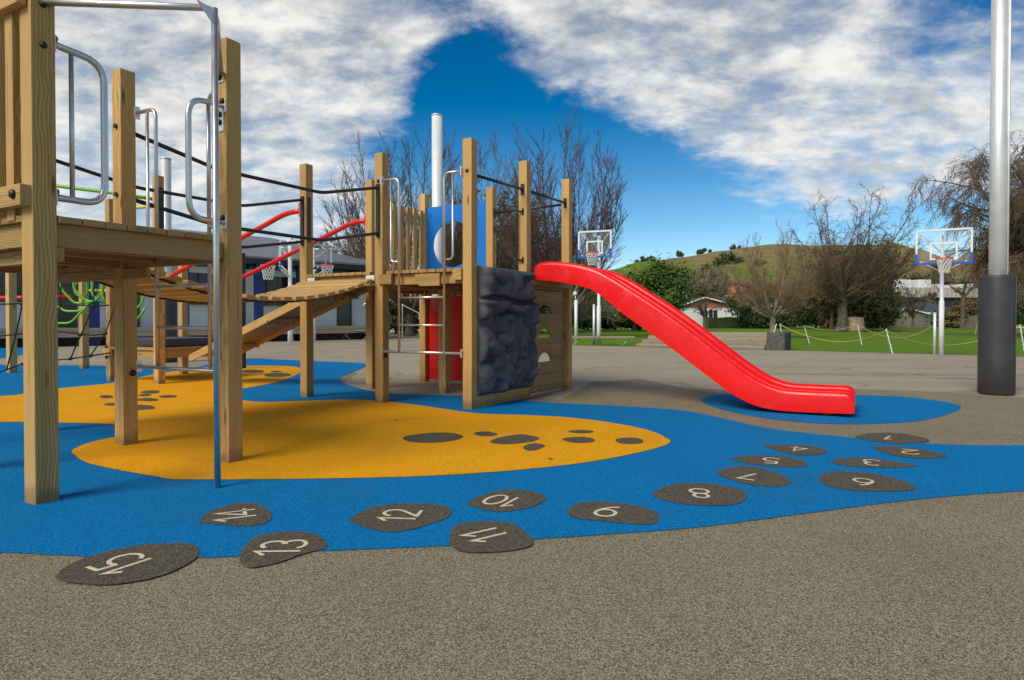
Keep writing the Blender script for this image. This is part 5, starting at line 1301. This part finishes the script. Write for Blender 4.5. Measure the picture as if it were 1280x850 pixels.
def crown_tree(base, H, Rx, trunk_h, tr_, n_main, label, mat, cmat, seed, n_sub=16, n_twig=8, jit=.06, ang=(18, 42), curve=.75, tmax=1.0, minr=.011, lean=(0, 0), low=.0, flat=.5, name='bare_tree', upw=.45, sublen=.26):
    rnd = random.Random(seed); base = V3(base, 0); t = thing(name, base, label, 'tree')
    tv, tf, cv, cf = [], [], [], []
    p = base.copy(); top = base + Vector((lean[0] * .1, 0, trunk_h))
    for i in range(6):
        q = base.lerp(top, (i + 1) / 6) + Vector((rnd.uniform(-1, 1), rnd.uniform(-1, 1), 0)) * tr_ * .12
        tube_fast(tv, tf, p, q, tr_ * ((1.45, 1.1, 1, .95, .9, .86)[i]), tr_ * ((1.1, 1, .95, .9, .86, .8)[i]), 12); p = q
    top = p
    zc = H * (.5 + low); rz = H - zc; cen = base + Vector((lean[0], lean[1], zc))
    def grow(p, d, L, r, lv, segs):
        step = L / segs; rr = r
        for i in range(segs):
            d = (d + rand_perp(d, rnd) * jit * (1.5 + lv) + Vector((0, 0, upw * .22))).normalized(); q = p + d * step
            e = q - cen; k = (e.x / (Rx * 1.06)) ** 2 + (e.y / (Rx * 1.06)) ** 2 + (e.z / (rz * 1.05)) ** 2
            r1 = r * (1 - .75 * (i + 1) / segs)
            tube_fast(cv, cf, p, q, max(rr, minr * .8), max(r1, minr * .55), 4 if r > .03 else 3)
            if lv == 1:
                for _ in range(max(1, int(n_twig / segs + rnd.random()))):
                    a = R(rnd.uniform(*ang)); dd_ = (d * math.cos(a) + rand_perp(d, rnd) * math.sin(a) + Vector((0, 0, upw * .25))).normalized()
                    grow(p.lerp(q, rnd.random()), dd_, L * rnd.uniform(.22, .5), minr * 1.1, 2, 2)
            p, rr = q, r1
            if k > 1.25: break
    for i in range(n_main):
        az_ = i * 2.399963 + rnd.uniform(-.3, .3); f = math.sqrt((i + .5) / n_main) * tmax
        # end point on the crown envelope
        hx, hy = math.cos(az_), math.sin(az_); th = f * (math.pi * flat)
        end = cen + Vector((hx * math.sin(th) * Rx, hy * math.sin(th) * Rx, math.cos(th) * rz)) * rnd.uniform(.80, .98)
        s0 = base + (top - base) * rnd.uniform(.78, 1.0); h = end - s0
        ctrl = s0 + Vector((h.x * curve, h.y * curve, h.z * (.32 if curve > .5 else .55)))
        n = 12; pts = []
        wob = [Vector((rnd.uniform(-1, 1), rnd.uniform(-1, 1), rnd.uniform(-1, 1))) * jit * H * .35 for _ in range(4)]
        for k in range(n + 1):
            u = k / n; q = s0 * (1 - u) ** 2 + ctrl * (2 * u * (1 - u)) + end * u * u
            wq = u * 3; wi = min(2, int(wq)); q += wob[wi].lerp(wob[wi + 1], wq - wi) * math.sin(math.pi * min(1, u * 1.1)) ** .8; pts.append(q)
        r0 = tr_ * rnd.uniform(.30, .42)
        for k in range(n):
            tgt = (tv, tf) if k < 5 else (cv, cf)
            tube_fast(*tgt, pts[k], pts[k + 1], max(minr, r0 * (1 - .93 * k / n)), max(minr * .8, r0 * (1 - .93 * (k + 1) / n)), 7 if k < 5 else 5)
        Lm = (end - s0).length
        for j in range(n_sub):
            u = .22 + .78 * (j + rnd.random()) / n_sub; k = min(n - 1, int(u * n)); q = pts[k].lerp(pts[k + 1], u * n - k if u < 1 else 1)
            d = (pts[k + 1] - pts[k]).normalized(); a = R(rnd.uniform(*ang))
            dd_ = (d * math.cos(a) + rand_perp(d, rnd) * math.sin(a) + Vector((0, 0, upw * .2))).normalized()
            grow(q, dd_, Lm * sublen * rnd.uniform(.6, 1.25) * (1.25 - .75 * u), max(minr * 1.3, r0 * .30 * (1 - .7 * u)), 1, 5)
    build_raw('trunk', tv, tf, mat, t); build_raw('crown', cv, cf, cmat, t)
    return t
def leaf_cloud(vs, fs, c, rx, ry, rz, n, sz, rnd, clump=14, hollow=.45):
    cl = []
    for _ in range(clump):
        v = Vector((rnd.gauss(0, 1), rnd.gauss(0, 1), rnd.gauss(0, 1))).normalized() * rnd.uniform(hollow, .92)
        cl.append((Vector((v.x * rx, v.y * ry, v.z * rz)), rnd.uniform(.22, .42)))
    for _ in range(n):
        cc_, cr = rnd.choice(cl)
        v = Vector((rnd.gauss(0, .5), rnd.gauss(0, .5), rnd.gauss(0, .42)))
        p = c + cc_ + Vector((v.x * rx * cr * 1.3, v.y * ry * cr * 1.3, v.z * rz * cr * 1.3))
        if p.z < .05: continue
        nrm = (v.normalized() + Vector((rnd.uniform(-.6, .6), rnd.uniform(-.6, .6), rnd.uniform(-.3, .9)))).normalized()
        u = rand_perp(nrm, rnd); w = nrm.cross(u); s = sz * rnd.uniform(.5, 1.3); b = len(vs)
        vs += [p - u * s, p + w * s * .45, p + u * s, p - w * s * .45]; fs.append((b, b + 1, b + 2, b + 3))
def leafy(base, H, rx, label, leafm, seed, n=5000, sz=.16, trunk=.2, zc=.58, rz=.45, name='tree', bark=None, clump=16, cat='tree', grp=None, cone=False):
    rnd = random.Random(seed); base = V3(base, 0); t = thing(name, base, label, cat, grp)
    tv, tf = [], []
    p = base.copy(); th_ = H * (zc - rz * .2)
    for i in range(4):
        q = p + Vector((rnd.uniform(-.04, .04) * H * .1, rnd.uniform(-.04, .04) * H * .1, th_ / 4)); tube_fast(tv, tf, p, q, trunk * (1 - .18 * i), trunk * (1 - .18 * (i + 1)), 8); p = q
    for i in range(6):
        a = rnd.uniform(0, 6.28); e_ = base + Vector((math.cos(a) * rx * .6, math.sin(a) * rx * .6, H * rnd.uniform(zc - .1, zc + .25))); tube_fast(tv, tf, base + Vector((0, 0, th_ * rnd.uniform(.5, .95))), e_, trunk * .4, trunk * .1, 5)
    build_raw('trunk', tv, tf, bark or BARK_D, t)
    vs, fs = [], []
    if cone:
        for k in range(9):
            f = k / 8; leaf_cloud(vs, fs, base + Vector((0, 0, H * (.12 + .80 * f))), rx * (1 - .85 * f), rx * (1 - .85 * f), H * .07, int(n / 9 * (1.5 - f)), sz, rnd, clump, .3)
    else:
        leaf_cloud(vs, fs, base + Vector((0, 0, H * zc)), rx, rx, H * rz, n, sz, rnd, clump)
    build_raw('crown', vs, fs, leafm, t, False)
    return t
def xy(px, Yd): return Vector(((px - 640) / FPX * Yd, Yd))
# tall many-stemmed bare trees behind the far tower
crown_tree(xy(512, 44), 14.0, 6.2, 1.8, .30, 26, 'tall many-stemmed bare tree left of the white pole', BARK_D, BARK_D, 5, n_sub=25, n_twig=13, minr=.012, low=.06)
crown_tree(xy(606, 50), 14.6, 4.6, 1.8, .28, 20, 'tall many-stemmed bare tree directly behind the blue panel', BARK_D, BARK_B, 8, n_sub=25, n_twig=13, minr=.013, low=.06)
crown_tree(xy(703, 40), 13.4, 4.5, 1.4, .26, 24, 'tall many-stemmed bare tree with reddish twigs behind the slide top', BARK_L, BARK_R, 21, n_sub=25, n_twig=13, minr=.011, low=.06)
bare_tree(xy(372, 62), 10.6, 2.5, .30, 9, 66, 'bare twiggy tree showing above the school roof', BARK_D, 31, up=.05, levels=3, wobble=.16, ang=(28, 50), dens=1.05, minr=.026)
bare_tree(xy(436, 70), 10.4, 2.5, .30, 9, 66, 'bare pale twiggy tree above the right end of the school roof', BARK_L, 33, up=.05, levels=3, wobble=.16, ang=(28, 50), dens=1.0, minr=.028)
# brown conifers behind
for px, Yd, H, rx, s_, lab in ((590, 56, 10.6, 3.4, 41, 'brown-green conifer seen through the round hole of the blue panel'), (632, 54, 12.2, 3.4, 42, 'brown-green conifer directly behind the slide tower rails'), (668, 57, 11.4, 3.4, 43, 'brown-green conifer just left of the reddish bare tree'), (560, 62, 7.6, 3.4, 44, 'low dark conifer behind the palings of the far tower')):
    leafy(xy(px, Yd), H, rx, lab, LEAF_B, s_, 6500, .20, .25, .5, .48, 'conifer', clump=22)
leafy(xy(720, 70), 6.5, 3.4, 'dark shrubby tree beyond the lawn under the slide top', LEAF_D, 45, 4500, .2, .2, .5, .48, 'tree')
bare_tree(xy(742, 62), 6.6, 1.2, .16, 7, 60, 'small grey bare tree under the slide top by the post fence', BARK_L, 47, up=.10, levels=3, wobble=.15, ang=(25, 45), dens=1.0, minr=.016)
leafy(xy(498, 50), 2.7, 2.3, 'dark garden shrub in front of the terracotta roofed house at left', LEAF_D, 141, 4200, .2, .12, .48, .5, 'shrub', clump=18, cat='shrub')
leafy(xy(540, 51), 2.6, 2.2, 'dark garden shrub behind the red panel, right of the terracotta roofed house', LEAF_D, 142, 4200, .2, .12, .48, .5, 'shrub', clump=18, cat='shrub')
# greens right of the slide
leafy(xy(820, 62), 7.4, 2.75, 'rounded bright green tree just above the slide', LEAF_G, 51, 9000, .19, .25, .55, .47, 'tree', clump=26)
leafy(xy(793, 66), 6.2, 1.9, 'smaller green tree left of the rounded green tree', LEAF_G, 52, 5000, .19, .2, .55, .47, 'tree')
leafy(xy(873, 118), 7.8, 2.2, 'small yellow-green tree behind the terracotta gable house', LEAF_O, 53, 3000, .3, .2, .6, .40, 'tree')
bare_tree(xy(881, 76), 4.6, 1.5, .22, 6, 66, 'small bare tree in front of the terracotta gable house', BARK_D, 55, up=.08, levels=2, wobble=.15, ang=(25, 45), dens=.9, minr=.02)
bare_tree(xy(886, 150), 13.5, 2.5, .3, 9, 60, 'hazy tan bare tree uphill behind the terracotta gable house', BARK_L, 57, up=.10, levels=3, wobble=.15, ang=(25, 45), dens=1.0, minr=.05)
# big bare trees on the lawn
crown_tree(xy(966, 40), 6.9, 2.9, 1.5, .19, 24, 'pale bare spreading tree beside the stone end wall', BARK_L, BARK_T, 61, n_sub=22, n_twig=13, minr=.008, low=.02, flat=.62, ang=(22, 50), sublen=.28)
crown_tree(xy(1052, 61), 14.6, 6.5, 3.4, .42, 26, 'large dark bare tree with spreading crown on the lawn', BARK_D, BARK_B, 67, n_sub=22, n_twig=13, minr=.013, low=.06, flat=.66, ang=(28, 60), jit=.14, curve=.6, lean=(1.3, 0), upw=.15, sublen=.30)
leafy(xy(1082, 68), 9.2, 3.5, 'olive green ivy-clad tree just behind the large bare tree', LEAF_O, 71, 11000, .24, .35, .52, .46, 'tree', clump=30)
leafy(xy(1040, 74), 8.0, 3.4, 'loose olive tree left behind the large bare tree', LEAF_B, 72, 5500, .24, .3, .52, .46, 'tree', clump=22)
for px, Yd, H, rx, s_, lab, lm in ((938, 84, 5.2, 3.0, 81, 'dark evergreen shrub left of the pale bare tree trunk', LEAF_D), (985, 84, 5.4, 3.6, 82, 'dark evergreen shrub right of the pale bare tree trunk', LEAF_D), (1020, 85, 4.8, 3.2, 83, 'dark green shrub left of the large tree trunk', LEAF_D),
                                  (1078, 86, 4.8, 2.8, 84, 'dark green shrub right of the large tree trunk', LEAF_D), (1100, 84, 3.6, 1.9, 85, 'dark shrub at the left end of the paling fence', LEAF_D),
                                  (1184, 83, 2.3, 1.9, 86, 'rounded olive bush in front of the paling fence', LEAF_O), (1212, 96, 4.4, 3.0, 87, 'reddish-brown shrub behind the fence left of the padded pole', LEAF_B), (1268, 85, 5.2, 3.6, 88, 'dark shrub at the right edge beyond the padded pole', LEAF_D),
                                  (735, 70, 2.2, 2.0, 89, 'low dark bush by the post fence under the slide top', LEAF_D), (768, 71, 2.0, 1.8, 90, 'low yellowish bush by the post fence under the slide', LEAF_O), (800, 70, 2.3, 2.2, 91, 'low dark bush by the post fence left of the cabinet', LEAF_D)):
    leafy(xy(px, Yd), H, rx, lab, lm, s_, 4200, .21, .14, .48, .5, 'shrub', clump=18, cat='shrub')
bare_tree(xy(1141, 80), 5.6, 1.6, .16, 7, 60, 'slim bare tree in front of the paling fence left of the hoop', BARK_D, 93, up=.10, levels=3, wobble=.15, ang=(25, 45), dens=.9, minr=.016)
bare_tree(xy(1203, 72), 6.8, 4.2, .24, 5, 50, 'slim bare tree with tall trunk right of the hoop', BARK_D, 95, up=.10, levels=3, wobble=.15, ang=(25, 45), dens=.9, minr=.018)
bare_tree(xy(1345, 40), 16.0, 5.0, .50, 12, 66, 'weeping bare tree with hanging reddish twigs at the right edge', BARK_D, 97, up=-.02, levels=4, wobble=.12, ang=(30, 55), side=(.45, .68), dens=.92, minr=.012, droop=.85, crown_mat=BARK_B, lens=(.65, .95))
# hedge
hv, hf = [], []; rnd = random.Random(5)
hg = thing('hedge', AT(930, 400, 86) * Vector((1, 1, 0)), 'long clipped dark hedge in front of the house with the terracotta gable', 'hedge')
a, b = AT(884, 400, 86), AT(982, 400, 86)
for _ in range(9000):
    x = rnd.uniform(a.x, b.x); yy = 86 + rnd.uniform(-.6, .6); z = rnd.uniform(.05, 1.42); 
    if rnd.random() < .5: yy = 85.4 + rnd.gauss(0, .05)
    p = Vector((x, yy, z + .05 * math.sin(x * 2))); u = rand_perp(Vector((0, -1, .3)).normalized(), rnd); w = Vector((0, -1, .3)).cross(u); s = .11; k = len(hv)
    hv += [p - u * s, p + w * s * .6, p + u * s, p - w * s * .6]; hf.append((k, k + 1, k + 2, k + 3))
build_raw('leaves', hv, hf, LEAF_D, hg, False)
MB().beam(Vector((a.x, 86.05, .62)), Vector((b.x, 86.05, .62)), 1.2, .9, (0, 0, 1)).build('stems', BARK_D, hg)
# dark pines behind the warehouse and scrub on the hill
for i, (px, Yd, H, rx) in enumerate(((1128, 240, 19, 7), (1142, 244, 21, 7), (1157, 238, 20, 7), (1172, 246, 22, 8), (1188, 240, 20, 7), (1201, 243, 19, 7))):
    leafy(xy(px, Yd), H * .84, rx, ['dark pine behind the first white roof box', 'dark pine between the white roof boxes', 'dark pine behind the second white roof box', 'dark pine directly behind the hoop pole', 'dark pine right of the hoop backboard', 'dark pine rightmost behind the warehouse'][i], LEAF_D, 200 + i, 2600, .8, .4, .55, .42, 'pine_tree', clump=14, grp='pines behind the warehouse')
from mathutils.bvhtree import BVHTree
hills = [o for o in C.objects if o.name.startswith('hill')]
def hill_z(x, y):
    best = 0.0
    for h in hills:
        ok, loc, nrm, idx = h.ray_cast(Vector((x, y, 500)), Vector((0, 0, -1)))
        if ok: best = max(best, loc.z)
    return best
bpy.context.view_layer.update()
def find_yd(px, py):
    best = (1e9, 400)
    for k in range(150, 560, 5):
        p = xy(px, k); z = hill_z(p.x, p.y); want = AT(px, py, k).z
        if abs(z - want) < best[0]: best = (abs(z - want), k)
    return best[1]
def hill_clump(px, py, Yd, w, h, label, seed, n=500, m=None, cat='tree', nm='hill_tree'):
    """a tree standing on the hill surface, found along the picture column"""
    Yd = Yd if py == 0 else find_yd(px, py)
    p = xy(px, Yd); z = hill_z(p.x, p.y) - .3; rnd = random.Random(seed)
    t = thing(nm, (p.x, p.y, z), label, cat, 'trees dotted over the hill')
    vs, fs, tv, tf = [], [], [], []
    base = Vector((p.x, p.y, z)); tube_fast(tv, tf, base, base + Vector((0, 0, h * .5)), w * .06, w * .03, 5); build_raw('trunk', tv, tf, BARK_D, t)
    rnd2 = rnd
    cl = [(Vector((rnd.uniform(-.6, .6) * w, rnd.uniform(-.5, .5) * w, h * rnd.uniform(.25, .8)))) for _ in range(7)]
    for _ in range(n):
        c_ = rnd.choice(cl); v = Vector((rnd.gauss(0, .20) * w, rnd.gauss(0, .20) * w, rnd.gauss(0, .12) * h)); q = base + c_ + v
        nr = Vector((rnd.uniform(-1, 1), -1, rnd.uniform(-.2, 1))).normalized(); u = rand_perp(nr, rnd); ww = nr.cross(u); s = .09 * (w + h) * rnd.uniform(.5, 1.2); k = len(vs)
        vs += [q - u * s, q + ww * s * .6, q + u * s, q - ww * s * .6]; fs.append((k, k + 1, k + 2, k + 3))
    build_raw('crown', vs, fs, m or LEAF_D, t, False)
ridge = [(797, 2.6, 5.2), (804, 3.0, 7), (811, 2.6, 5.5), (814, 1.2, 7.5), (849, 3.4, 6.0), (873, 2.4, 4.6), (878, 3.0, 5.2), (887, 2.6, 3.2), (916, 3.0, 5.4), (923, 2.4, 4.0)]
rl_ = ['leftmost tree on the ridge', 'broad tree second from left on the ridge', 'tree third from left on the ridge', 'thin upright tree at the right of the first ridge cluster', 'lone rounded tree on the ridge above the green slope', 'left tree of the middle ridge pair', 'right tree of the middle ridge pair', 'low bush right of the middle ridge pair', 'tall tree of the right ridge pair', 'small tree of the right ridge pair']
for i, (px, w, h) in enumerate(ridge): hill_clump(px, 0, 556, w, h, 'small dark ' + rl_[i], 300 + i, 420)
mid = [(868, 351, 5, 4, 'dark thicket low on the green slope'), (874, 347, 5, 4.5, 'dark thicket in the gully left of the brown slope'), (882, 344, 5, 4, 'dark thicket middle of the gully'), (890, 340, 5, 4.5, 'dark thicket upper middle of the gully'), (898, 335, 4.5, 5.5, 'dark tree at the top of the gully'), (909, 329.5, 4.5, 6, 'rounded dark tree alone below the ridge'), (924, 328, 3, 3.5, 'small dark tree on the brown slope'),
       (878, 356, 5, 4, 'dark thicket at the foot of the gully'), (1046, 319, 8, 3, 'dark scrub patch on the brown hill behind the large tree'), (952, 330, 5, 3, 'dark scrub patch on the brown hill behind the pale tree'), (890, 349, 4, 3, 'dark thicket just below the middle of the gully'), (1168, 335, 6, 3, 'dark scrub patch on the hill above the warehouse')]
for i, (px, py, w, h, lab) in enumerate(mid): hill_clump(px, py, 0, w, h, lab, 340 + i, 450)
# scattered trees and gardens between the lawn and the hill
rnd = random.Random(99); scv = {}
mats_ = [LEAF_D, LEAF_O, LEAF_B, LEAF_R, LEAF_G]
allv = [([], []) for _ in mats_]
for k in range(230):
    px = rnd.uniform(700, 1330); Yd = rnd.uniform(125, 330); p = xy(px, Yd); z = hill_z(p.x, p.y); mi = rnd.choice((0, 0, 1, 1, 2, 3, 3, 4))
    H = rnd.uniform(2.8, 6.5); w = rnd.uniform(2.2, 5.0); vs, fs = allv[mi]; c = Vector((p.x, p.y, z + H * .5))
    if (z + H) > AT(px, 352, Yd).z: continue
    leaf_cloud(vs, fs, c, w * .7, w * .7, H * .45, 260, .42 + Yd * .0016, rnd, 8, .2)
for (vs, fs), m, nm in zip(allv, mats_, ('dark', 'olive', 'brown', 'twiggy', 'green')):
    me = bpy.data.meshes.new('far_wood'); me.from_pydata([tuple(v) for v in vs], [], fs); me.materials.append(m)
    o = bpy.data.objects.new('far_wood', me); C.objects.link(o); o['kind'] = 'stuff'; o['label'] = '%s trees and gardens massed at the foot of the hill' % nm; o['category'] = 'wood'
# small leaves and debris on the rubber
for i, (px, py, lab) in enumerate(((780, 521, 'small dry leaf on the blue rubber in front of the rock panel'), (494, 525, 'small dry leaf on the yellow rubber below the ladder'), (330, 496, 'tiny dry leaf on the blue rubber behind the nearer tower'), (560, 470, 'small dry leaf on the asphalt under the far tower'), (688, 574, 'tiny dry leaf near the lower edge of the yellow'))):
    g = GR(px, py, .016); m = MB(); s = .018
    m.add([g + Vector((-s, 0, .002)), g + Vector((0, -s * .7, .006)), g + Vector((s * 1.3, 0, .003)), g + Vector((0, s * .8, .012))], [(0, 1, 2, 3)])
    o = m.build('fallen_leaf', LEAFBROWN, None, 0, g); so = o.modifiers.new('t', 'SOLIDIFY'); so.thickness = .001; tag(o, lab, 'leaf', 'fallen leaves on the playground')
for o in list(bpy.data.objects):
    if o.type == 'EMPTY' and not o.children and o.parent is None: bpy.data.objects.remove(o)
